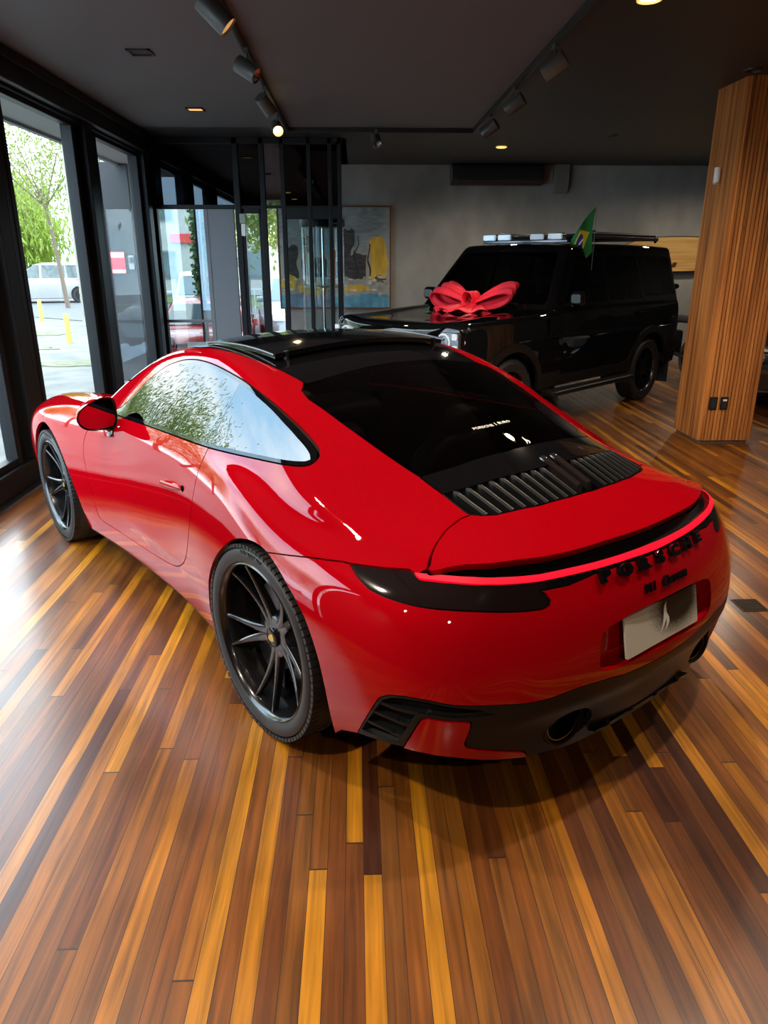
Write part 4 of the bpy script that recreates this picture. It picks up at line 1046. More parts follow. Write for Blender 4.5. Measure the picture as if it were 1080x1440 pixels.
def simple_car(name, loc, rz, paint, label, length=4.1, width=1.72, height=1.45, cat='car'):
    """hatchback/sedan: lofted body with cut arches, cabin glass, four wheels, lamps, bumpers"""
    r = empty(name, loc, rz); tag(r, label, cat, 'cars outside the glass' if name == 'car' else None)
    L = length; hb = height*.60
    prof = [(-.5, .34), (-.5, .62), (-.485, .90), (-.44, .97), (-.30, 1.0), (.12, 1.0), (.30, .965), (.42, .86), (.485, .70), (.5, .48), (.495, .30)]
    st = np.linspace(-.5, .5, 41)
    top = nspl([(-.5, .72), (-.47, .93), (-.40, .99), (-.2, 1.0), (.1, 1.0), (.25, .975), (.38, .90), (.46, .76), (.5, .58)])
    k = MB(); vs = []; fs = []; m = 14
    for s in st:
        e = abs(s)/.5; wv = width/2*(1-.16*max(0, e-.62)**2/.14 - (.10 if e > .985 else 0)); zt = float(top(s))*hb*1.0; zb = .20+.10*max(0, e-.7)
        for j in range(m+1):
            t = j/m
            if t < .5:
                q = t/.5; y = wv*(.90+.10*math.sin(q*pi*.62)); z = zb+(zt-.06-zb)*q
            else:
                q = (t-.5)/.5; y = wv*.985*math.cos(q*pi/2)**.42; z = zt-.06+.06*math.sin(q*pi/2)**.7
            vs.append((s*L, y, z))
    w = m+1
    for i in range(len(st)-1):
        for j in range(m): fs.append((i*w+j, (i+1)*w+j, (i+1)*w+j+1, i*w+j+1))
    n0 = len(vs); vs += [(x, -y, z) for x, y, z in vs]; fs += [tuple(a+n0 for a in f[::-1]) for f in fs]
    for i in (0, len(st)-1):
        loop = [i*w+j for j in range(w)] + [n0+i*w+j for j in range(w)][::-1]; fs.append(tuple(loop if i else loop[::-1]))
    k.add(vs, fs); body = k.build('body', paint, r, angle=50)
    # cabin
    def cabin(grow, z0, mt, nm):
        k = MB(); a = [(-.44, hb*.97), (-.33, height-.03), (-.05, height), (.06, height-.03), (.27, hb*.97)]
        pts = [(-.45, 0.), (-.40, .55), (-.33, .90), (-.2, 1.), (-.02, 1.), (.07, .92), (.17, .5), (.27, 0.)]
        vs = []; fs = []
        for sx, q in pts:
            z = hb*.96+(height-hb*.96)*q
            for j in range(9):
                t = j/8; y = (width/2*.92*(1-.20*q))*math.cos(pi*(1-t)) if False else (width/2*(.93-.20*q))*(2*t-1)
                vs.append((sx*L, y, z-.035*(2*t-1)**4*q))
        for i in range(len(pts)-1):
            for j in range(8): fs.append((i*9+j, i*9+j+1, (i+1)*9+j+1, (i+1)*9+j))
        o = 0
        for j0, rev in ((0, False), (8, True)):
            f = [i*9+j0 for i in range(len(pts))]; fs.append(tuple(f if rev else f[::-1]))
        return k.add(vs, [f[::-1] for f in fs]).build(nm, mt, r, angle=40)
    c = cabin(1, 0, paint, 'roof')
    MG_ = mat('far_car_glass', (.10, .13, .14), .08, coat=.5)
    def sidewin(a, b, sg):
        k = MB(); z = lambda q: hb*.96+(height-hb*.96)*q
        pl = [(a[0], .10), (a[1], .10), (b[1], .84), (b[0], .84)]
        vs = [(s*L, sg*(width/2*(.93-.20*q)+.006), z(q)) for s, q in pl]
        k.add(vs, [(0, 1, 2, 3) if sg < 0 else (3, 2, 1, 0)]); k.build('side_window', MG_, r, smooth=False)
    for sg in (1, -1):
        sidewin((-.385, -.20), (-.31, -.19), sg); sidewin((-.18, .02), (-.18, .015), sg); sidewin((.04, .215), (.035, .085), sg)
    k = MB(); z = lambda q: hb*.96+(height-hb*.96)*q
    def scr(s0, q0, s1, q1, nm):
        k = MB(); off = .012*(1 if s0 > 0 else -1); h0, h1 = width/2*(.86-.20*q0), width/2*(.86-.20*q1)
        k.add([(s0*L+off, -h0, z(q0)+.012), (s0*L+off, h0, z(q0)+.012), (s1*L+off, h1, z(q1)+.012), (s1*L+off, -h1, z(q1)+.012)], [(0, 1, 2, 3) if s0 > 0 else (3, 2, 1, 0)]); k.build(nm, MG_, r, smooth=False)
    scr(.25, .09, .10, .80, 'windscreen'); scr(-.44, .12, -.37, .72, 'rear_window')
    for sx in (-.295, .315):
        for sg in (1, -1):
            wl = empty('wheel', (sx*L, sg*(width/2-.10), .31), parent=r)
            A = RX(-pi/2 if sg > 0 else pi/2)
            k = MB(); k.lathe([(.21, -.09), (.29, -.09), (.31, -.07), (.31, .07), (.29, .10), (.21, .10), (.20, .08)], 28, A); k.build('tyre', M_rubber, wl)
            k = MB(); k.lathe([(.205, .075), (.19, .05), (.06, .085), (0, .09)], 28, A)
            for q in range(6): k.box((.12, 0, .085), (.15, .035, .02), A @ RZ(q*pi/3))
            k.build('rim', mat('alloy_grey', (.45, .46, .47), .35, metal=.8), wl)
            k = MB(); k.lathe([(0, .012), (.36, .012), (.365, -.01)], 28, T((sx*L, sg*(width/2-.015), .33)) @ A); k.build('wheel_arch', M_matte, r)
    for sg in (1, -1):
        k = MB(); k.rbox((.468*L, sg*width*.36, hb*.72), (.06*L, .30, .15), .05, 4, 0); k.build('headlight', mat('far_lamp', (.7, .72, .75), .1, coat=1.), r, bevel=.02)
        k = MB(); k.rbox((-.485*L, sg*width*.39, hb*.82), (.05*L, .22, .18), .05, 4, 0); k.build('tail_lamp', mat('far_tail', (.4, .01, .01), .2, coat=1.), r, bevel=.02)
        k = MB(); k.rbox((.17*L, sg*(width/2+.06), hb*1.06), (.16, .14, .12), .05, 3, 1); k.build('side_mirror', paint, r, bevel=.02)
    k = MB(); k.rbox((.497*L, 0, hb*.55), (.02, width*.5, .16), .04, 3, 0); k.build('grille', M_matte, r)
    k = MB(); k.box((.508*L, 0, .40), (.012, .40, .12)); k.build('number_plate', mat('label_white', (.75, .76, .72), .5), r, smooth=False)
    k = MB(); k.rbox((0, 0, .22), (L*.96, width*.9, .08), .1, 3, 2); k.build('underbody', M_matte, r)
    return r
def build_outside():
    Mg = mat('pavement_concrete', (.30, .30, .29), .8); noise_tint(Mg, 1.7, (.115, .118, .112), (.20, .195, .18), 9, bump=.1)
    k = MB(); k.add([(-2.62, -8, -.10), (-2.62, 9.75, -.10), (-.9, 9.75, -.10), (-.9, 60, -.10), (-45, 60, -.10), (-45, -8, -.10)], [(0, 1, 2, 3, 4, 5)]); struct(k, 'pavement', Mg, smooth=False)
    d = Vector((.788, -.616, 0)); nrm = Vector((.616, .788, 0))          # the street runs obliquely
    def band(dist, w, z, m, nm, s0=-60, s1=40):
        k = MB(); p = nrm*dist
        a, b = p+d*s0, p+d*s1; e = nrm*w
        k.add([(a.x, a.y, z), (b.x, b.y, z), (b.x+e.x, b.y+e.y, z), (a.x+e.x, a.y+e.y, z)], [(0, 1, 2, 3)]); return struct(k, nm, m, smooth=False)
    c0 = Vector((-12.4, 32.2, 0)).dot(nrm)
    k = MB(); road = band(c0-5.0, 7.5, -.085, mat('asphalt_pale', (.12,.122,.125), .8), 'road')
    Mgr = mat('verge_grass', (.22, .30, .07), .9); noise_tint(Mgr, 3, (.085, .12, .028), (.14, .17, .05), 6)
    g = band(c0+2.6, 6.5, -.07, Mgr, 'grass_verge'); g['kind'] = 'stuff'; tag(g, 'strip of green grass along the far side of the street', 'grass')
    band(c0+9.5, 8, -.08, MATS['asphalt_pale'], 'road')
    Mpt = mat('dry_grass', (.2, .2, .1), .9); noise_tint(Mpt, 7, (.11, .13, .05), (.19, .175, .13), 7)
    rnd = random.Random(3)
    for i, (x, y, rx, ry) in enumerate(((-7.6, 15.4, 1.5, .6), (-8.6, 18.6, 1.6, .7), (-5.0, 13.0, .8, .4), (-7.4, 12.6, 1.1, .5), (-10.6, 20.6, 1.2, .7))):
        k = MB(); pl = [(rx*math.cos(a)*(.75+.35*rnd.random()), ry*math.sin(a)*(.75+.35*rnd.random())) for a in np.linspace(0, 2*pi, 22)[:-1]]
        k.prism(pl, -.10, -.085, 2, (x, y)); o = k.build('grass_patch', Mgr, smooth=False); o.data.materials[0] = Mpt; tag(o, ['ragged grass patch on the pavement near the wooden post', 'dry grass patch on the pavement towards the street kerb', 'small grass tuft nearest the window', 'worn grass patch left of the yellow posts', 'grass patch beside the far yellow posts'][i], 'grass', 'grass patches on the pavement', kind='stuff')
    My = mat('post_yellow', (.62, .50, .10), .6)
    for i, (px, lab) in enumerate((((-6.25, 16.3), 'short yellow post on the pavement, nearest the window'), ((-9.3, 22.4), 'yellow post by the road left of the others'), ((-8.0, 23.0), 'thin yellow post by the road beside the dark window post'))):
        k = MB(); k.lathe([(.0, 0), (.055, 0), (.055, .60), (.045, .63), (0, .64)], 14, T((px[0], px[1], -.10))); o = k.build('bollard', My); tag(o, lab, 'bollard', 'yellow posts on the pavement')
    # building skin seen through the glass: eave, pillar
    k = MB(); k.box((-2.92, 9.5, 2.93), (.66, 6, .10)); k.box((-3.27, 9.5, 3.0), (.06, 6, .30)); struct(k, 'roof_eave', mat('eave_board', (.22, .22, .215), .7), smooth=False)
    k = MB(); k.box((-1.7, 12.4, 3.1), (3.2, 5.4, .2)); struct(k, 'roof_slab', M_ceil2, smooth=False)
    k = MB(); k.box((-3.36, 11.35, 1.4), (.44, .50, 3.0)); struct(k, 'pillar_exterior', mat('grey_pillar', (.024, .027, .032), .6), bevel=.01)
    # sign and keypad on the pillar
    k = MB(); k.box((-3.40, 11.085, 1.585), (.20, .012, .30)); o = k.build('notice_sign', mat('sign_red', (.62, .03, .05), .4), smooth=False); tag(o, 'red and white notice sign fixed to the grey outdoor pillar', 'sign')
    k = MB(); k.box((-3.40, 11.077, 1.69), (.18, .006, .07)); k.box((-3.40, 11.077, 1.47), (.18, .006, .045)); k.build('sign_panel', mat('label_white', (.75, .76, .72), .5), o, smooth=False)
    k = MB(); vs, fs = text_geo('SORRIA', .035, .001); k.add(vs, fs, frame((-3.40, 11.077, 1.60), (1, 0, 0), (0, 0, 1), (0, -1, 0))) if False else None
    k = MB(); k.rbox((-3.21, 11.09, 1.59), (.075, .04, .19), .01, 3, 1); o = k.build('intercom', mat('intercom_grey', (.30, .32, .34), .4), bevel=.004); tag(o, 'grey intercom box beside the red notice sign', 'intercom')
    k = MB(); k.rbox((-3.21, 11.055, 1.62), (.05, .012, .08), .006, 3, 1); k.build('intercom_screen', M_gloss, o)
    # cars
    W = mat('white_car_paint', (.38, .385, .39), .3, coat=.8); Pw = mat('pale_blue_paint', (.42, .50, .54), .25, coat=.8)
    simple_car('car', (-13.2, 32.9, -.085), R(196), W, 'white hatchback passing on the street beyond the window', 4.5, 1.85, 1.62)
    simple_car('car', (-4.0, 20.2, -.10), R(-76), W, 'white sedan parked facing the lobby glass', 4.3)
    simple_car('car', (-1.30, 17.2, -.10), R(-80), Pw, 'pale blue car parked in the yard behind the lobby pane')
    simple_car('car', (-2.75, 14.0, -.10), R(-84), mat('red_car_paint', (.50, .012, .02), .3, coat=.8), 'red hatchback parked close behind the lobby glass', 3.7, 1.6, 1.06)
    simple_car('car', (-28.0, 46.0, -.085), math.atan2(d.y, d.x), Pw, 'distant car parked across the street under the willow')
    # trees
    bark = mat('tree_bark', (.16, .12, .09), .9); Lw = leaf_mat('willow_leaf', (.20, .29, .028), (.31, .39, .055)); Lj = leaf_mat('bush_leaf', (.12, .17, .03), (.28, .32, .09)); Ld = leaf_mat('hedge_leaf', (.035, .07, .02), (.08, .14, .04), .3)
    leaf_tree('willow_tree', -19.6, 43.0, 5.6, 3.0, Lw, bark, 'bright yellow-green weeping tree across the street', 5, True, 9000, .20, .3, (.045, .60), clump=60)
    leaf_tree('street_tree', -10.9, 28.8, 7.6, 3.9, Lj, bark, 'airy tree with thin yellow-green leaves above the white hatchback', 8, False, 10500, .09, -.4, (.030, .16), clump=120)
    leaf_tree('street_tree', -13.6, 10.4, 6.9, 2.8, Lw, bark, 'green weeping tree across the pavement that shows in the coupe side glass', 11, True, 24000, .13, .2, (.014, .21), clump=110)
    leaf_tree('street_tree', -15.8, 17.2, 6.0, 2.7, Lw, bark, 'second green weeping tree farther along the pavement', 12, True, 24000, .15, -.2, (.015, .22), clump=110)
    leaf_tree('street_tree', -17.6, 3.6, 7.8, 2.6, Lj, bark, 'bushy tree across the pavement outside the nearest window', 14, True, 16000, .13, .1, (.014, .20), clump=90)
    leaf_tree('street_tree', -33, 36, 7.5, 4.2, Lw, bark, 'bright green tree far left across the street', 21, True, 4500, .26, .1, (.08, .5), clump=40)
    leaf_tree('street_tree', -6, 57, 7.0, 4.0, Lw, bark, 'green tree far across the street behind the grey pillar', 22, True, 4500, .26, .1, (.08, .5), clump=40)
    # palm trunk with its leaf-scar rings
    r = empty('palm_tree', (-7.9, 22.6, -.10)); tag(r, 'tall grey palm trunk with ring scars near the dark window post', 'tree')
    k = MB(); prof = []
    for i in range(46): z = i*.2; prof += [(.27-.0016*i, z), (.255-.0016*i, z+.17)]
    k.lathe(prof, 20, RX(0)); k.build('trunk', mat('palm_bark', (.33, .31, .28), .9), r)
    k = MB()
    for i in range(12):
        a = i*2*pi/12; pts = [(.2*math.cos(a), .2*math.sin(a), 9.1)]
        for s in range(1, 8): pts.append((s*.27*math.cos(a), s*.27*math.sin(a), 9.1+.75*math.sin(s*.42)-s*.08))
        k.tube(pts, .03, 5)
        for s in range(1, 8):
            for q in (-1, 1):
                p = Vector(pts[s]); e = Vector((-math.sin(a), math.cos(a), -.4))*q*.6; k.add([p, p+e*.5+Vector((0, 0, .04)), p+e, p+e*.5-Vector((.06*math.cos(a), .06*math.sin(a), 0))], [(0, 1, 2, 3)])
    k.build('fronds', Lj, r, smooth=False)
    # hedge column and shop fronts behind the lobby
    k = MB(); rnd = random.Random(9)
    for i in range(5200):
        a = rnd.random()*2*pi; q = .46*math.sqrt(.4+.6*rnd.random()); z = .1+3.3*rnd.random()
        p = Vector((q*math.cos(a), q*math.sin(a), z)); dd = Vector((rnd.gauss(0, 1), rnd.gauss(0, 1), rnd.gauss(0, 1))).normalized()*.10; sd = dd.orthogonal()*.35
        k.add([p, p+dd*.5-sd, p+dd, p+dd*.5+sd], [(0, 1, 2, 3)])
    r = empty('columnar_shrub', (-3.1, 16.9, -.1)); tag(r, 'dark green columnar shrub standing behind the lobby glass', 'shrub'); k.build('foliage', Ld, r, smooth=False)
    k = MB(); k.tube([(0, 0, 0), (0, 0, 2.2)], .06, 8); k.build('stem', bark, r)
    leaf_tree('street_tree', -1.6, 21.5, 5.4, 2.2, Lj, bark, 'green tree seen through the narrow lobby pane', 31, False, 5200, .16, .0, (.05, .22), clump=34)
    k = MB(); 
    for i in range(15): k.box((-2.9+i*.22, 20.0, .42), (.025, .025, 1.0))
    k.box((-1.4, 20.0, .90), (3.2, .04, .05)); k.box((-1.4, 20.0, .25), (3.2, .04, .04)); o = k.build('railing', mat('railing_white', (.7, .7, .7), .5)); tag(o, 'white metal railing in the yard behind the parked pale blue car', 'railing')
    def block(x, y, w, dp, h, m, lab, rows, cols, sign):
        r = empty('building', (x, y, -.1)); tag(r, lab, 'building')
        k = MB(); k.box((0, 0, h/2), (w, dp, h)); k.box((0, 0, h+.1), (w+.3, dp+.3, .2)); k.build('walls', m, r, smooth=False)
        for a in range(cols):
            for b in range(rows):
                xx = -w/2+(a+.5)*w/cols; zz = 1.5+b*2.7
                k = MB(); k.box((xx, -dp/2-.02, zz), (w/cols*.6, .08, 1.35)); f = k.build('window', mat('far_frame', (.2, .2, .2), .6), r, smooth=False)
                k = MB(); k.box((xx, -dp/2-.07, zz), (w/cols*.52, .02, 1.2)); k.build('pane', mat('far_car_glass', (.10, .13, .14), .08), f, smooth=False)
        for j, (a, c) in enumerate(sign):
            k = MB(); k.box((-w/2+a*w, -dp/2-.14, 2.75), (w*.16, .08, .42)); k.build('sign_board', mat(f'far_sign_{c}', [(.6, .05, .05), (.62, .60, .20), (.7, .7, .7), (.1, .15, .3)][c], .5), r, smooth=False)
    block(-7.5, 42, 11, 6, 6.2, mat('far_wall', (.42, .42, .41), .8), 'pale two-storey shop building far behind the lobby glass', 2, 5, ((.2, 2), (.42, 0), (.64, 1), (.86, 1)))

def build_world():
    w = bpy.data.worlds.new('daylight'); SC.world = w; w.use_nodes = True
    n, l = w.node_tree.nodes, w.node_tree.links; bg = n['Background']
    tc = n.new('ShaderNodeTexCoord'); mp = n.new('ShaderNodeMapping'); mp.inputs['Scale'].default_value = (1, 1, 2.6)
    no = n.new('ShaderNodeTexNoise'); no.inputs['Scale'].default_value = 1.7; no.inputs['Detail'].default_value = 7; no.inputs['Roughness'].default_value = .55
    cr = n.new('ShaderNodeValToRGB'); cr.color_ramp.elements[0].position = .40; cr.color_ramp.elements[0].color = (.36, .58, .82, 1); cr.color_ramp.elements[1].position = .58; cr.color_ramp.elements[1].color = (.95, .98, 1., 1)
    l.new(tc.outputs['Generated'], mp.inputs['Vector']); l.new(mp.outputs['Vector'], no.inputs['Vector']); l.new(no.outputs['Fac'], cr.inputs['Fac']); l.new(cr.outputs['Color'], bg.inputs['Color'])
    bg.inputs['Strength'].default_value = 9.0
build_outside(); build_world()
SC.view_settings.view_transform = 'Standard'; SC.view_settings.look = 'None'; SC.view_settings.gamma = 1.; SC.view_settings.exposure = 0.
# ================================================================ THE BLACK OFF-ROADER
SUV_TOP = nspl([(4.0,1.0),(3.84,1.13),(3.6,1.175),(3.0,1.205),(2.4,1.235),(2.1,1.25),(0,1.25),(-.9,1.25)])
SUV_W = nspl([(4.0,.90),(3.6,.955),(3.0,.985),(2.4,.975),(1.5,.965),(.6,.97),(0,.99),(-.5,.985),(-.9,.96)])
def fsuv(P):
    X, Y, Z = P[..., 0], np.abs(P[..., 1]), P[..., 2]
    side = Y-(SUV_W(X)-.20*np.maximum(Z-.95, 0)**1.5-.25*np.maximum(.75-Z, 0)**2)
    top = Z-(SUV_TOP(X)+.022*np.exp(-((Y-.72)/.13)**2)*np.clip((X-2.2)/.3, 0, 1))
    A = smax(side, top, .10)
    A = smax(A, X-(3.845-.10*Y**2-.10*Y**8-.10*np.maximum(Z-.95, 0)), .10)
    A = smax(A, (-.835+.02*Y**2)-X, .07)
    A = smax(A, .44-Z, .03)
    tg = Z-(1.945-.035*Y**2-.012*(X-.6)**2)
    wg = (Y-(.925-.285*np.maximum(Z-1.22, -.1)))*.96
    B = smax(tg, wg, .07)
    B = smax(B, (X-(2.42-(Z-1.22)*.90-.12*Y**2))*.74, .08)
    B = smax(B, (-.83+.05*np.maximum(Z-1.22, 0)+.015*Y**2)-X, .06)
    B = smax(B, .9-Z, .03)
    return smin(A, B, .02)
def build_suv():
    M_b = mat('black_paint', (.004, .004, .0045), .5, coat=1., coat_rough=.015, spec=0.)
    M_g = glass('suv_glass', (.05, .055, .055), 1.5)
    M_clad = mat('suv_cladding', (.005, .005, .005), .42)
    root = empty('off_roader', (2.881, 9.3395, 0), R(223.14)); root.scale = (.92426,)*3
    tag(root, 'tall black boxy off-roader with a roof light bar and red bow on its bonnet', 'car')
    S = body_shell(.85, -.35, 3.3, 300, 190, 50, fsuv, 1.8)
    def arch(cx, r): return lambda V: np.maximum(np.hypot(V[:, 0]-cx, (V[:, 2]-.40)*1.0)-r, .55-np.abs(V[:, 1]))
    S = S.clip(-arch(0, .475)(S.V)); S = S.clip(-arch(3.022, .475)(S.V))
    lip = S.copy()
    def win(poly, ymin=.5): return side_fn(np.array(poly), ymin)
    fw = smooth_poly([(2.02, 1.31), (1.98, 1.36), (1.70, 1.68), (1.58, 1.79), (1.30, 1.80), (1.10, 1.80), (1.08, 1.70), (1.08, 1.33), (1.12, 1.305), (1.6, 1.30)], 3)
    rw = smooth_poly([(1.00, 1.33), (1.0, 1.76), (.98, 1.80), (.30, 1.80), (.26, 1.77), (.22, 1.55), (.22, 1.33), (.25, 1.305), (.97, 1.305)], 3)
    qw = smooth_poly([(.12, 1.34), (.15, 1.70), (.13, 1.79), (-.62, 1.78), (-.68, 1.70), (-.71, 1.36), (-.68, 1.33), (.09, 1.32)], 3)
    for sg in (1, -1):
        for pl in (fw, rw, qw):
            g, _ = S.split(win(pl), .002); g.clip(-sg*g.V[:, 1]).offset(-.002).build('side_window', M_g, root, skirt=.004)
    for pl in (fw, rw, qw): S = S.clip(-(win(pl)(S.V)-.002))
    ws = lambda V: np.maximum(np.maximum(poly_sd(np.stack([np.abs(V[:, 1]), V[:, 2]], 1), np.array([(-.3, 1.30), (.80, 1.30), (.815, 1.33), (.665, 1.80), (.63, 1.83), (-.3, 1.84)])), 1.5-V[:, 0]), V[:, 0]-2.45)
    g, S = S.split(ws, .003); g.build('windscreen', M_g, root, skirt=.004)
    bw = lambda V: np.maximum(poly_sd(np.stack([np.abs(V[:, 1]), V[:, 2]], 1), np.array([(-.3, 1.34), (.70, 1.34), (.60, 1.80), (-.3, 1.82)])), V[:, 0]+.6)
    g, S = S.split(bw, .003); g.build('rear_window', M_g, root, skirt=.004)
    for pl, nm in ((smooth_poly([(2.14, 1.26), (2.13, .9), (2.10, .62), (2.05, .56), (1.12, .56), (1.06, .62), (1.045, 1.0), (1.045, 1.83), (1.5, 1.84), (1.66, 1.80), (1.98, 1.42)], 3), 'front_door'),
                   (smooth_poly([(1.035, 1.83), (1.035, 1.0), (1.04, .62), (.98, .56), (.62, .56), (.52, .66), (.44, .80), (.30, .90), (.18, 1.0), (.175, 1.5), (.20, 1.82), (.6, 1.84)], 3), 'rear_door')):
        d, S = S.split(win(pl, .5), .003)
        for sg in (1, -1):
            dd = d.clip(-sg*d.V[:, 1]).build(nm, M_b, root, skirt=.02)
            k = MB(); hx = 1.20 if nm == 'front_door' else .32
            P = rayhit(np.array([[hx, 1.6, 1.13]]), np.array([[0, -1., 0]]), .1, 1.2, 200, fsuv)[0]
            k.rbox((hx, sg*(P[1]+.018), 1.13), (.20, .022, .035), .012, 3, 1); k.build('door_handle', M_gloss, dd, bevel=.004)
    hood = lambda V: np.maximum(poly_sd(np.stack([V[:, 0], np.abs(V[:, 1])], 1), np.array([(2.40, -.3), (2.38, .80), (3.62, .80), (3.74, .66), (3.79, -.3)])), 1.05-V[:, 2])
    h, S = S.split(hood, .003); h.build('bonnet', M_b, root)
    cl = lambda V: np.minimum(V[:, 2]-.60, np.maximum(np.hypot(V[:, 0], V[:, 2]-.40)-.56, .5-np.abs(V[:, 1])))
    cl2 = lambda V: np.minimum(cl(V), np.maximum(np.hypot(V[:, 0]-3.022, V[:, 2]-.40)-.56, .5-np.abs(V[:, 1])))
    c, S = S.split(cl2, .001); c.offset(.012).build('cladding', M_clad, root, skirt=.02)
    S.build('body', M_b, root, skirt=.02)
    lip.clip(-(win(fw)(lip.V))).clip  # lining keeps the gaps dark
    L2 = lip
    for pl in (fw, rw, qw): L2 = L2.clip(-win(pl)(L2.V)+.0)
    L2 = L2.clip(-ws(L2.V)); L2 = L2.clip(-bw(L2.V)); L2.offset(-.02).build('inner_shell', M_matte, root, skirt=0)
    # front: lamps, grille, bumper
    M_l = mat('suv_lamp_ring', (.75, .78, .82), .15, coat=1., emit=(.8, .9, 1.), estr=.12); M_d = mat('suv_lamp_bed', (.25, .27, .29), .12, metal=.8, coat=1.)
    for sg in (1, -1):
        A = frame((3.755, sg*.715, 1.01), (0, 1, 0), (.05, 0, 1), (1, sg*.16, 0))
        k = MB(); k.rbox((0, 0, 0), (.30, .19, .05), .03, 4, 2, A); hl = k.build('headlight', M_d, root, bevel=.006)
        k = MB(); k.lathe([(.060, .026), (.066, .034), (.080, .034), (.084, .026)], 32, A @ T((-sg*.035, 0, 0))); k.build('lamp_ring', M_l, hl)
        for z in (.055, -.055):
            k = MB(); k.rbox((sg*.105, z, .03), (.06, .055, .012), .01, 3, 2, A); k.build('square_lamp', M_l, hl)
        k = MB(); k.lathe([(0, .03), (.045, .028), (.052, .02)], 24, A @ T((-sg*.035, 0, 0))); k.build('projector', mat('lens_clear', (.35, .38, .42), .05, coat=1.), hl)
    k = MB(); k.rbox((3.80, 0, 1.005), (.06, 1.06, .13), .04, 4, 0); k.build('grille', M_matte, root, bevel=.008)
    k = MB(); k.rbox((3.835, 0, 1.065), (.02, 1.02, .025), .01, 3, 0); k.rbox((3.835, 0, .965), (.02, 1.02, .02), .01, 3, 0); k.build('grille_bar', M_gloss, root)
    k = MB(); k.rbox((3.79, 0, .68), (.16, 1.62, .30), .08, 4, 0); k.build('front_bumper', M_clad, root, bevel=.03)
    k = MB(); k.box((3.88, 0, .70), (.012, .40, .13)); k.build('number_plate', M_gloss, root, smooth=False)
    # rear: lamps, spare wheel
    for sg in (1, -1):
        for z in (1.16, .98):
            k = MB(); k.rbox((-.835, sg*.84, z), (.03, .11, .12), .015, 3, 0); k.build('tail_lamp', mat('suv_tail', (.12, .004, .006), .15, coat=1.), root)
        k = MB(); k.rbox((-.40, sg*.955, .30), (.02, .05, .36), .01, 2, 1) if False else k.box((-.62, sg*.86, .36), (.02, .24, .38)); k.build('mud_flap', M_rubber, root, smooth=False)
        k = MB(); k.rbox((1.5, sg*1.02, .385), (1.85, .16, .05), .02, 3, 2); k.build('side_step', M_satin, root, bevel=.01)
    k = MB(); A = T((-.93, 0, 1.05)) @ RY(-pi/2)
    k.lathe([(.24, -.11), (.37, -.11), (.40, -.08), (.40, .08), (.37, .11), (.24, .11)], 40, A); k.build('spare_wheel', M_rubber, root)
    k = MB(); k.lathe([(0, .115), (.25, .115), (.26, .08)], 40, A); k.build('spare_cover', M_gloss, root)
    # mirrors
    for sg in (1, -1):
        k = MB(); k.rbox((2.00, sg*1.05, 1.36), (.10, .17, .15), .05, 4, 0); o = k.build('side_mirror', M_b, root, bevel=.03)
        k = MB(); k.rbox((1.943, sg*1.055, 1.36), (.006, .16, .13), .03, 4, 0); k.build('mirror_glass', MATS['mirror_silver'], o)
        k = MB(); k.tube([(2.02, sg*.90, 1.29), (2.02, sg*.99, 1.30), (2.01, sg*1.02, 1.33)], .03, 8); k.build('mirror_arm', M_gloss, o)
        k = MB(); k.rbox((2.28, sg*.985, 1.08), (.24, .02, .20), .02, 3, 1); k.build('fender_vent', M_gloss, root, bevel=.005)
    # roof: light bar on a bright bracket, long rack behind
    k = MB(); k.rbox((1.50, 0, 1.955), (.12, 1.20, .03), .02, 3, 2); k.build('light_bracket', mat('bracket_steel', (.12, .12, .13), .2, metal=.9), root, bevel=.006)
    for y in (-.48, -.26, .20, .44):
        k = MB(); k.rbox((1.54, y, 2.005), (.08, .20, .075), .02, 3, 0); b = k.build('roof_lamp', mat('lamp_case', (.30, .31, .33), .25, metal=.8), root, bevel=.006)
        k = MB(); k.rbox((1.583, y, 2.005), (.008, .165, .045), .015, 3, 0); k.build('lamp_lens', M_l, b)
    k = MB(); k.rbox((.30, 0, 2.005), (2.0, 1.24, .04), .06, 4, 2)
    for x in np.linspace(-.60, 1.20, 10): k.box((x, 0, 2.03), (.06, 1.16, .02))
    for y in (.58, -.58): k.tube([(-.66, y, 1.97), (-.60, y, 2.045), (1.20, y, 2.045), (1.27, y, 1.97)], .022, 8)
    k.build('roof_rack', M_satin, root, bevel=.004)
    k = MB(); k.add([(-.1, -.012, 2.03), (.16, -.012, 2.03), (-.06, -.004, 2.13), (-.1, -.004, 2.12), (-.1, .012, 2.03), (.16, .012, 2.03), (-.06, .004, 2.13), (-.1, .004, 2.12)], [(0, 1, 2, 3), (7, 6, 5, 4), (0, 4, 5, 1), (1, 5, 6, 2), (2, 6, 7, 3), (3, 7, 4, 0)]); k.build('antenna_fin', M_gloss, root, smooth=False)
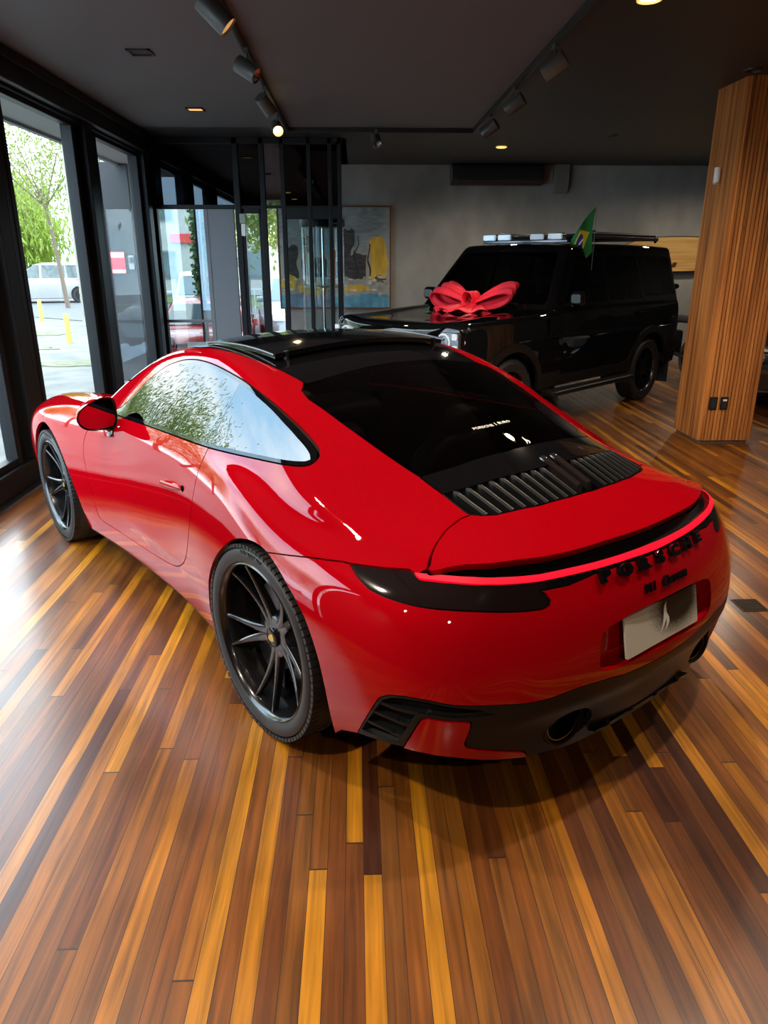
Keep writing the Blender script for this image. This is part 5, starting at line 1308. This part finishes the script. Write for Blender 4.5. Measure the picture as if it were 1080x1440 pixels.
    # wheels
    for X in (0, 3.022):
        for sg in (1, -1):
            w = empty('wheel', (X, sg*.835, .40), parent=root); A = RX(-pi/2 if sg > 0 else pi/2)
            k = MB(); k.lathe([(.275, -.11), (.36, -.125), (.393, -.105), (.40, -.08), (.40, .08), (.393, .105), (.36, .128), (.28, .115), (.27, .09)], 56, A)
            for i in range(44): k.box((.399, 0, .075), (.012, .030, .055), A @ RZ(2*pi*i/44))
            k.build('tyre', M_rubber, w)
            k = MB(); k.lathe([(.275, -.1), (.262, .06), (.268, .10), (.277, .11)], 56, A)
            for q in range(5):
                a = 2*pi*q/5+.3
                for dv in (-.16, .16):
                    k.add([(.05*math.cos(a)-.025*math.sin(a)*(1 if dv < 0 else -1)*0, .05*math.sin(a), .075)], [], A)
                    p0 = Vector((.06*math.cos(a+dv*1.6), .06*math.sin(a+dv*1.6), .072)); p1 = Vector((.262*math.cos(a+dv), .262*math.sin(a+dv), .085))
                    t = (p1-p0).normalized(); s_ = Vector((-t.y, t.x, 0))*.019; z = Vector((0, 0, .03))
                    k.add([p0-s_, p0+s_, p1+s_, p1-s_, p0-s_-z, p0+s_-z, p1+s_-z, p1-s_-z], [(0, 1, 2, 3), (7, 6, 5, 4), (0, 4, 5, 1), (1, 5, 6, 2), (2, 6, 7, 3), (3, 7, 4, 0)], A)
            k.lathe([(0, .085), (.04, .085), (.075, .07), (.08, .0)], 28, A)
            k.build('rim', M_rim, w, angle=40)
            k = MB(); k.lathe([(0, -.02), (.19, -.02), (.19, -.04)], 36, A); k.build('brake_disc', M_steel, w)
            k = MB(); k.lathe([(.49, -.26), (.49, .02), (.475, .02)], 40, A, a0=-R(20) if sg < 0 else R(-20), a1=R(200)); 
            k = MB(); k.lathe([(.485, 0), (.485, .30), (.05, .30)], 40, T((X, sg*.88, .40)) @ RX(pi/2 if sg > 0 else -pi/2), a0=-R(15), a1=R(195)); k.build('wheel_well', M_matte, root)
    k = MB(); k.box((1.5, 0, .46), (4.2, 1.5, .08)); k.build('underbody', M_matte, root, smooth=False)
    # seats, dash and sticker seen through the windscreen
    for sg in (1, -1):
        k = MB(); k.rbox((1.05, sg*.40, 1.12), (.16, .50, .74), .07, 4, 0); k.rbox((1.02, sg*.40, 1.60), (.10, .28, .18), .05, 4, 0); k.build('front_seat', M_leather, root, bevel=.03)
    k = MB(); k.rbox((.05, 0, 1.10), (.16, 1.3, .70), .07, 4, 0); k.build('rear_seat', M_leather, root, bevel=.03)
    k = MB(); k.rbox((1.95, 0, 1.14), (.42, 1.60, .16), .06, 3, 1); k.build('dashboard', M_leather, root, bevel=.02)
    k = MB(); k.tube([(1.72+.06*math.sin(a), .40+.19*math.cos(a), 1.22+.16*math.sin(a)) for a in np.linspace(0, 2*pi, 25)[:-1]], .016, 8, closed=True); k.tube([(1.72, .21, 1.22), (1.72, .59, 1.22)], .014, 6); k.build('steering_wheel', M_leather, root)
    k = MB(); k.rbox((1.88, 0, 1.70), (.05, .26, .09), .03, 3, 0); k.build('rear_view_mirror', M_matte, root)
    k = MB(); k.tube([(2.40, .55, 1.30), (2.33, .30, 1.31), (2.30, -.15, 1.33)], .010, 6); k.tube([(2.40, -.35, 1.30), (2.34, -.50, 1.31), (2.27, -.72, 1.34)], .010, 6); k.build('wiper', M_matte, root)
    return root

def build_bow():
    """red ribbon bow lying on the bonnet"""
    m = mat('bow_fabric', (.70, .008, .03), .62)
    base = Matrix.Translation((2.881, 9.3395, 0)) @ RZ(R(223.14)) @ Matrix.Diagonal((.92426, .92426, .92426, 1))
    o = base @ Vector((2.50, .0, 1.245))
    root = empty('ribbon_bow', o, R(223.14)+R(90)); tag(root, 'large bright red fabric bow lying on the black bonnet below the windscreen', 'bow')
    # local x runs across the bonnet (towards the vehicle's right), y towards the windscreen... z up
    def loop(sx, L, hgt, tilt, ph):
        k = MB()
        def fn(u, v):
            t = u*2*pi*.92+.25; r = L*.5*(1-math.cos(t)); y = (.5+.42*u*(1-u))*(v-.5)*.46*(.30+.70*math.sin(min(1., r/L*1.15)*pi/2))
            z = .03+hgt*math.sin(t)*.45*(.35+r/L)+hgt*.5*(r/L) + .022*math.sin(v*pi*5+ph+u*4)*(.25+.75*r/L)
            return (sx*(r+.02), y+.03*math.sin(u*5+ph), max(z, .006))
        k.grid(fn, 44, 22); return k.build('bow_loop', m, root, solid=.006, angle=180)
    l1 = loop(1, .50, .11, 0, .3); l1.rotation_euler = (R(30), -R(12), R(10))
    l2 = loop(-1, .44, .17, 0, 1.7); l2.rotation_euler = (R(24), R(8), R(-10))
    def tail(a, L, ph):
        k = MB()
        def fn(u, v):
            w = .08+.15*u; x = u*L; y = (v-.5)*w*2*(1-.0*u)
            return (x-.06*abs(v-.5)*2*u, y, .035*(1-u)+.010+.014*math.sin(v*pi*4+ph+u*3)*(.3+u))
        k.grid(fn, 24, 16); t = k.build('bow_tail', m, root, solid=.006, angle=180); t.rotation_euler = (0, R(3), a); return t
    tail(R(-62), .42, .2); tail(R(-118), .40, 1.3); tail(R(-90), .36, 2.3)
    k = MB(); k.grid(lambda u, v: (.062*math.cos(u*2*pi)*(1+.12*math.cos(v*9)), (v-.5)*.17, .085+.075*math.sin(u*2*pi)+.006*math.sin(v*pi*5)), 28, 12); k.build('bow_knot', m, root, solid=.006, angle=180)

def vcol(o, name, fn):
    me = o.data; at = me.color_attributes.new('paint', 'FLOAT_COLOR', 'POINT')
    at.data.foreach_set('color', np.array([(*fn(v.co), 1.) for v in me.vertices], np.float32).ravel())
    m = mat(name, (1, 1, 1), .7); n, l, b = nodes(m); a = n.new('ShaderNodeVertexColor'); a.layer_name = 'paint'; l.new(a.outputs['Color'], b.inputs['Base Color'])
    me.materials.clear(); me.materials.append(m)
def build_flag():
    base = Matrix.Translation((2.881, 9.3395, 0)) @ RZ(R(223.14)) @ Matrix.Diagonal((.92426, .92426, .92426, 1))
    p = base @ Vector((1.34, .80, 1.64)); root = empty('national_flag', p, R(0)); tag(root, 'small green, yellow and blue national flag drooping from the roof edge of the black off-roader', 'flag')
    k = MB(); k.tube([(0, 0, -.05), (.0, -.01, .30), (-.005, -.02, .60)], .0035, 8); k.build('flag_pole', mat('pole_grey', (.12, .12, .12), .4), root)
    # cloth hangs from the pole tip; a (along the fly), b (down the hoist)
    k = MB(); Wd, Hh = .52, .40
    def fn(u, v):
        # fabric falls diagonally: hoist runs down the pole, fly droops
        x = -.010-.36*u + .12*u*u - .02*math.sin(v*3)
        z = .62-v*.44-.36*u*(1-.12*v)
        y = -.02+.035*math.sin(u*9+v*3)*u
        return (x+ .07*u*v, y, z+.05*u*v)
    nu, nv = 120, 90; k.grid(fn, nu, nv); o = k.build('flag_cloth', M_satin, root, angle=180)
    uv = [(i/nu, j/nv) for i in range(nu+1) for j in range(nv+1)]
    it = iter(uv)
    def paint(co):
        u, v = next(it); x, y = (u-.5)*20/2, (v-.5)*14/2       # 20 x 14 modules, halved
        if math.hypot(x, y) < 1.75:
            r = math.hypot(x+1.0, y+ -4.0+0.0) if False else math.hypot(x+1., y-4.)
            return (.65, .68, .68) if 4.0 < r < 4.28+.1 else (.006, .02, .16)
        if abs(x)/4.15+abs(y)/2.65 < 1: return (.62, .48, .01)
        return (.005, .16, .03)
    vcol(o, 'flag_print', paint)
build_suv(); build_bow(); build_flag()
# ================================================================ THINGS ON AND BY THE WALLS
def build_painting():
    root = empty('abstract_painting', (-.33, 12.19, .875)); tag(root, 'framed abstract painting of dark towers, grey sky and yellow shapes on the cement wall', 'painting')
    W, Hh = 1.74, 1.54; nu, nv = 250, 220
    k = MB(); k.grid(lambda u, v: (-W/2+W*u, -.035, .02+(Hh-.04)*v), nu, nv); c = k.build('canvas', M_satin, root, smooth=False)
    rs = np.random.RandomState(4); tabs = [rs.rand(24, 24) for _ in range(4)]
    def ns(x, y, f, q=0):
        T_ = tabs[q]; x, y = x*f, y*f; i, j = int(math.floor(x)), int(math.floor(y)); a, b = x-i, y-j; a, b = a*a*(3-2*a), b*b*(3-2*b); g = lambda p, r: T_[p % 24, r % 24]
        return (g(i, j)*(1-a)+g(i+1, j)*a)*(1-b)+(g(i, j+1)*(1-a)+g(i+1, j+1)*a)*b
    def mixc(a, b, t): t = min(1, max(0, t)); return tuple(p+(q-p)*t for p, q in zip(a, b))
    def paint(co):
        x, y = (co.x+W/2)/W, (co.z-.02)/(Hh-.04)
        n1, n2, n3 = ns(x, y, 9), ns(x*2.2, y, 16, 1), ns(x, y*3, 22, 2)
        wx, wy = x+(n1-.5)*.05, y+(n2-.5)*.05
        sky = mixc((.10, .13, .14), (.26, .30, .30), n1*.6+n3*.5+.15*(y-.6))
        col = mixc((.30, .29, .24), sky, (wy-.48)*7)                       # pale band above the horizon
        if wy < .30: col = mixc((.16, .16, .14), (.34, .34, .31), n2*.7+n3*.5)   # foam and grass
        if wy < .13: col = mixc((.05, .17, .25), (.10, .30, .40), n2+n3*.4-.2)     # blue water
        dk = mixc((.018, .017, .018), (.06, .055, .055), n3)
        def blk(a, b, c, d): return a < wx < b and c < wy < d
        if blk(.555, .665, .30, .78) or blk(.66, .80, .30, .54) or blk(.50, .57, .32, .46): col = dk
        if blk(.05, .16, .30, .62) or blk(.20, .27, .34, .70) or blk(.29, .42, .30, .5): col = dk
        ye = mixc((.42, .25, .02), (.60, .40, .05), n2)
        if blk(.835, .985, .27, .66+.05*math.sin(x*30)) or (((wx-.90)/.075)**2+((wy-.62)/.09)**2 < 1): col = ye
        if ((wx-.70)/.12)**2+((wy-.195)/.035)**2 < 1 or ((wx-.30)/.14)**2+((wy-.20)/.06)**2 < 1 or ((wx-.09)/.06)**2+((wy-.25)/.08)**2 < 1: col = ye
        if ((wx-.93)/.06)**2+((wy-.30)/.04)**2 < 1: col = mixc(dk, (.14, .12, .06), n3)
        for cx, f in ((.705, 1.), (.825, .8)):                              # scratchy mast lines
            if abs(wx-cx-.012*math.sin(y*22)) < .006 and .33 < wy < .30+.42*f: col = (.015, .015, .016)
        if .30 < wy < .60 and abs((wy*24) % 1-.5) < .09 and .69 < wx < .72: col = (.02, .02, .02)
        if n3 > .80 and .16 < wy < .34: col = mixc(col, (.6, .6, .56), .7)
        return tuple(q*1.1 for q in col)
    vcol(c, 'painted_canvas', paint)
    k = MB(); f = .022
    for a, b in (((0, f/2), (W+2*f, f)), ((0, Hh-f/2), (W+2*f, f))): k.box((a[0], -.022, a[1]), (b[0], .045, b[1]))
    for s in (-1, 1): k.box((s*(W/2+f/2), -.022, Hh/2), (f, .045, Hh))
    k.build('picture_frame', mat('frame_wood', (.14, .055, .025), .5), root, bevel=.003)
    k = MB(); k.box((0, -.012, Hh/2), (W, .02, Hh-.02)); k.build('stretcher', M_matte, root, smooth=False)
def build_ac():
    r = empty('air_conditioner', (2.18, 12.2, 2.70)); tag(r, 'long black wall air conditioner mounted under the ceiling on the cement wall', 'air conditioner')
    W = 1.42
    prof = [(0, 0.015), (-.08, 0.0), (-.16, .02), (-.215, .06), (-.24, .12), (-.24, .26), (-.21, .295), (0, .295)]
    k = MB(); n = len(prof); vs = [(-W/2, y, z) for y, z in prof]+[(W/2, y, z) for y, z in prof]
    k.add(vs, [tuple(range(n)), tuple(range(n, 2*n))[::-1]]+[(i, n+i, n+(i+1) % n, (i+1) % n) for i in range(n)]); k.build('housing', mat('ac_black', (.009, .010, .012), .35), r, bevel=.012)
    k = MB(); k.box((0, -.232, .135), (W-.16, .02, .13)); k.build('air_outlet', M_matte, r, smooth=False)
    for z in (.10, .14, .18):
        k = MB(); k.box((0, -.246, z), (W-.18, .014, .012), T((0, 0, 0))); k.build('louver', mat('ac_louver', (.02, .021, .024), .35), r, smooth=False)
    k = MB(); k.box((0, -.243, .245), (W-.14, .006, .012)); k.build('trim_line', M_satin, r, smooth=False)
    r = empty('duct_cover', (3.19, 12.21, 2.60)); tag(r, 'short cement-grey duct cover box under the ceiling right of the air conditioner', 'duct')
    k = MB(); prof = [(0, 0), (-.08, .0), (-.13, .10), (-.14, .25), (-.14, .40), (0, .40)]; n = len(prof); vs = [(-.115, y, z) for y, z in prof]+[(.115, y, z) for y, z in prof]
    k.add(vs, [tuple(range(n)), tuple(range(n, 2*n))[::-1]]+[(i, n+i, n+(i+1) % n, (i+1) % n) for i in range(n)]); k.build('duct_box', mat('duct_grey', (.16, .16, .145), .6), r, bevel=.01)
def build_surfboard():
    r = empty('surfboard', (5.15, 12.12, 1.70)); tag(r, 'pale varnished wooden surfboard with dark rim mounted lengthwise on the cement wall', 'surfboard')
    L, hw = 2.05, .275
    def out(t, s): return hw*s*max(0., 1-abs(t)**2.6)**.62
    m = mat('board_wood', (.60, .36, .12), .28, coat=.6); noise_tint(m, 4, (.50, .27, .08), (.66, .42, .15), 6, stretch=(.4, 1, 9))
    def board(s, y0, y1, mt, nm):
        k = MB(); pts = [(L/2*t, out(t, s)) for t in np.linspace(-1, 1, 49)]; pl = pts+[(a, -b) for a, b in pts[::-1][1:-1]]
        return k.prism(pl, y0, y1, 1).build(nm, mt, r, bevel=.008)
    board(1.0, -.035, .01, mat('board_rim', (.02, .014, .01), .4), 'board_rim'); board(.945, -.045, -.03, m, 'board_deck')
    def bracket(x, lab):
        r2 = empty('wall_bracket', (x, 12.2, 1.36)); tag(r2, lab, 'bracket', 'brackets under the surfboard')
        k = MB(); k.prism([(0, 0), (.03, 0), (-.06-.10, .22), (-.06-.13, .22), (-.10, .11), (0, .10)], -.03, .03, 0); k.build('bracket_arm', mat('bracket_wood', (.26, .11, .05), .5), r2, bevel=.004)
    bracket(5.10, 'small reddish wooden bracket holding the surfboard beside the black off-roader'); bracket(6.1, 'wooden bracket under the surfboard behind the slatted column')
def build_display():
    """round glass showcase standing in the lobby"""
    r = empty('glass_showcase', (-.44, 10.35, 0)); tag(r, 'round glass display cabinet with black top and one shelf behind the lobby posts', 'cabinet')
    k = MB(); k.lathe([(0, 2.03), (.29, 2.03), (.30, 2.05), (.30, 2.12), (.28, 2.14), (0, 2.14)], 40); k.build('cabinet_top', M_satin, r)
    k = MB(); k.lathe([(0, 0), (.30, 0), (.30, .45), (.28, .47), (0, .47)], 40); k.build('cabinet_base', M_satin, r)
    k = MB(); k.lathe([(.285, .47), (.285, 2.03)], 48); k.build('glass_drum', glass('showcase_glass', (.80, .88, .88), 1.5, base=.06), r)
    k = MB(); k.lathe([(0, 1.27), (.275, 1.27), (.275, 1.29), (0, 1.29)], 40); k.build('shelf', mat('shelf_wood', (.35, .33, .28), .4), r)
    k = MB(); k.tube([(0, .05, .47), (0, .05, 2.03)], .018, 10); k.build('centre_post', M_chrome, r)
    for i, (x, y, h, c, lab) in enumerate(((-.17, -.08, .42, (.42, .60, .05), 'thin lime green upright object on the shelf of the glass showcase'), (.13, -.10, .46, (.62, .17, .06), 'thin orange upright object on the shelf of the glass showcase'))):
        k = MB(); k.rbox((0, 0, h/2), (.045, .03, h), .01, 3, 2); o = k.build('display_item', mat(f'item_{"green" if i == 0 else "orange"}', c, .4), bevel=.004, loc=(-.44+x, 10.35+y, 1.29)); o.rotation_euler = (0, R(3 if i else -2), 0); tag(o, lab, 'ornament', 'objects on the showcase shelf')
    # frame members left of the lobby end post reach towards the cement wall
    k = MB(); k.box((-.20, 9.80, 1.5), (.06, .14, 3.0)); k.box((-.26, 10.0, 2.53), (.12, .5, .94)); struct(k, 'trim_10', M_frame, bevel=.004)
def build_sedan():
    """dark sedan nose just right of the column"""
    P = mat('midnight_paint', (.006, .009, .016), .2, coat=1.)
    r = simple_car('sedan', (5.67, 9.67, 0), R(-110), P, 'dark blue-black sedan parked nose-on right of the slatted column', 4.2, 1.82, 1.42)
    for ch in r.children:
        if ch.name.split('.')[0] in ('windscreen', 'side_window', 'rear_window'): ch.data.materials.clear(); ch.data.materials.append(mat('sedan_glass', (.006, .007, .008), .10))
    M_ch = mat('sedan_chrome', (.20, .24, .30), .2, metal=1.)
    x = 2.09
    for c, d in (((x+.03, 0, .66), (.03, 1.30, .022)), ((x+.04, 0, .45), (.03, 1.44, .05)), ((x+.02, 0, .24), (.04, 1.5, .03))):
        k = MB(); k.rbox(c, d, .01, 2, 0); k.build('bumper_trim', M_ch, r, bevel=.004)
    for i in range(6):
        k = MB(); k.box((x+.025, -.45+.18*i, .555), (.015, .012, .17)); k.build('grille_bar', M_ch, r, smooth=False)
    for z in (.52, .59):
        k = MB(); k.box((x+.028, 0, z), (.015, 1.1, .010)); k.build('grille_bar', M_ch, r, smooth=False)
    for sg in (1, -1):
        k = MB(); k.lathe([(0, .01), (.045, .01), (.05, 0)], 20, T((x+.02, sg*.68, .545)) @ RY(pi/2)); k.build('fog_lamp', M_gloss, r)
        k = MB(); k.rbox((x+.03, sg*.60, .36), (.01, .13, .08), .01, 2, 0); k.build('bumper_insert', mat('insert_grey', (.14, .15, .16), .4), r)
def build_motorcycle():
    r = empty('motorcycle', (4.55, 10.75, 0), R(105)); tag(r, 'black motorcycle half hidden between the off-roader and the slatted column', 'motorcycle')
    for x in (-.70, .72):
        w = empty('wheel', (x, 0, .31), parent=r); A = RX(pi/2)
        k = MB(); k.lathe([(.22, -.06), (.28, -.065), (.31, -.03), (.31, .03), (.28, .065), (.22, .06)], 36, A); k.build('tyre', M_rubber, w)
        k = MB(); k.lathe([(.22, -.04), (.21, .0), (.22, .04)], 36, A); k.lathe([(0, -.06), (.04, -.06), (.04, .06), (0, .06)], 16, A)
        for q in range(6): k.box((.12, 0, 0), (.20, .02, .02), A @ RZ(q*pi/3))
        k.build('rim', M_rim, w)
    k = MB(); k.grid(lambda u, v: (-.05+.55*(u-.25), .15*math.sin(pi*u)**.6*math.cos(v*2*pi), .86+.04*u+.13*math.sin(pi*u)**.7*math.sin(v*2*pi)), 16, 16); k.build('fuel_tank', M_gloss, r)
    k = MB(); k.rbox((-.45, 0, .83), (.62, .24, .09), .08, 4, 2); k.build('seat', M_leather, r, bevel=.03)
    k = MB(); k.rbox((.0, 0, .48), (.48, .28, .36), .06, 3, 2); k.build('engine', M_steel, r, bevel=.03)
    k = MB(); k.tube([(.72, .10, .31), (.50, .10, .95)], .025, 8); k.tube([(.72, -.10, .31), (.50, -.10, .95)], .025, 8); k.tube([(-.70, .10, .31), (-.1, .12, .40)], .03, 8); k.tube([(-.70, -.10, .31), (-.1, -.12, .40)], .03, 8); k.tube([(.48, 0, .92), (-.1, 0, .78), (-.75, 0, .86)], .03, 8); k.build('frame_tubes', M_satin, r)
    k = MB(); k.tube([(.34, .38, 1.03), (.46, .22, 1.06), (.48, 0, 1.02), (.46, -.22, 1.06), (.34, -.38, 1.03)], .016, 8); k.build('handlebar', M_chrome, r)
    for sg in (1, -1):
        k = MB(); k.tube([(.42, sg*.28, 1.05), (.40, sg*.36, 1.20)], .008, 6); k.lathe([(0, -.012), (.055, -.012), (.06, .012), (0, .014)], 20, T((.40, sg*.37, 1.24)) @ RY(pi/2) @ Matrix.Diagonal((.7, 1.25, 1, 1))); k.build('mirror', M_gloss, r)
    k = MB(); k.lathe([(0, .10), (.07, .09), (.09, .0), (.06, -.06), (0, -.08)], 24, T((.58, 0, .94)) @ RY(pi/2)); k.build('headlamp', M_chrome, r)
    k = MB(); k.rbox((-.80, 0, .80), (.12, .16, .06), .03, 3, 2); k.build('tail_lamp', mat('suv_tail', (.12, .004, .006), .15), r, bevel=.01)
    k = MB(); k.tube([(.1, -.16, .38), (-.3, -.18, .34), (-.75, -.20, .46)], [.03, .04, .05], 10); k.build('exhaust', M_chrome, r)
    k = MB(); k.tube([(-.05, .14, .30), (-.12, .26, .0)], .012, 6); k.build('side_stand', M_satin, r)
def build_floor_things():
    k = MB()
    for i in range(9): k.box((0, -.055+i*.0137, .004), (.115, .006, .008))
    k.box((0, 0, .002), (.13, .13, .004)); o = k.build('floor_vent', mat('vent_dark', (.05, .035, .025), .5), smooth=False, loc=(1.93, 3.16, 0)); tag(o, 'small dark slotted vent plate set in the floor boards right of the coupe tail', 'vent')
def build_dark_door():
    k = MB(); k.box((6.45, 12.19, 1.15), (1.5, .03, 2.3)); struct(k, 'door_2', mat('dark_door', (.012, .013, .015), .3), smooth=False)
build_painting(); build_ac(); build_surfboard(); build_display(); build_sedan(); build_motorcycle(); build_floor_things(); build_dark_door()
def build_camera():
    cd = bpy.data.cameras.new('camera'); co = bpy.data.objects.new('camera', cd); COL.objects.link(co)
    f, pitch, yaw, roll = 1015.6, .3358, R(2.1), -.0009
    cd.sensor_fit = 'VERTICAL'; cd.sensor_height = 24.; cd.lens = f/1440*24.
    cd.clip_start = .05; cd.clip_end = 400
    co.location = (0, 0, 1.6201); co.rotation_mode = 'XYZ'
    co.matrix_world = T((0, 0, 1.6201)) @ RZ(-yaw) @ RX(pi/2-pitch) @ RZ(roll)
    SC.camera = co
build_camera()
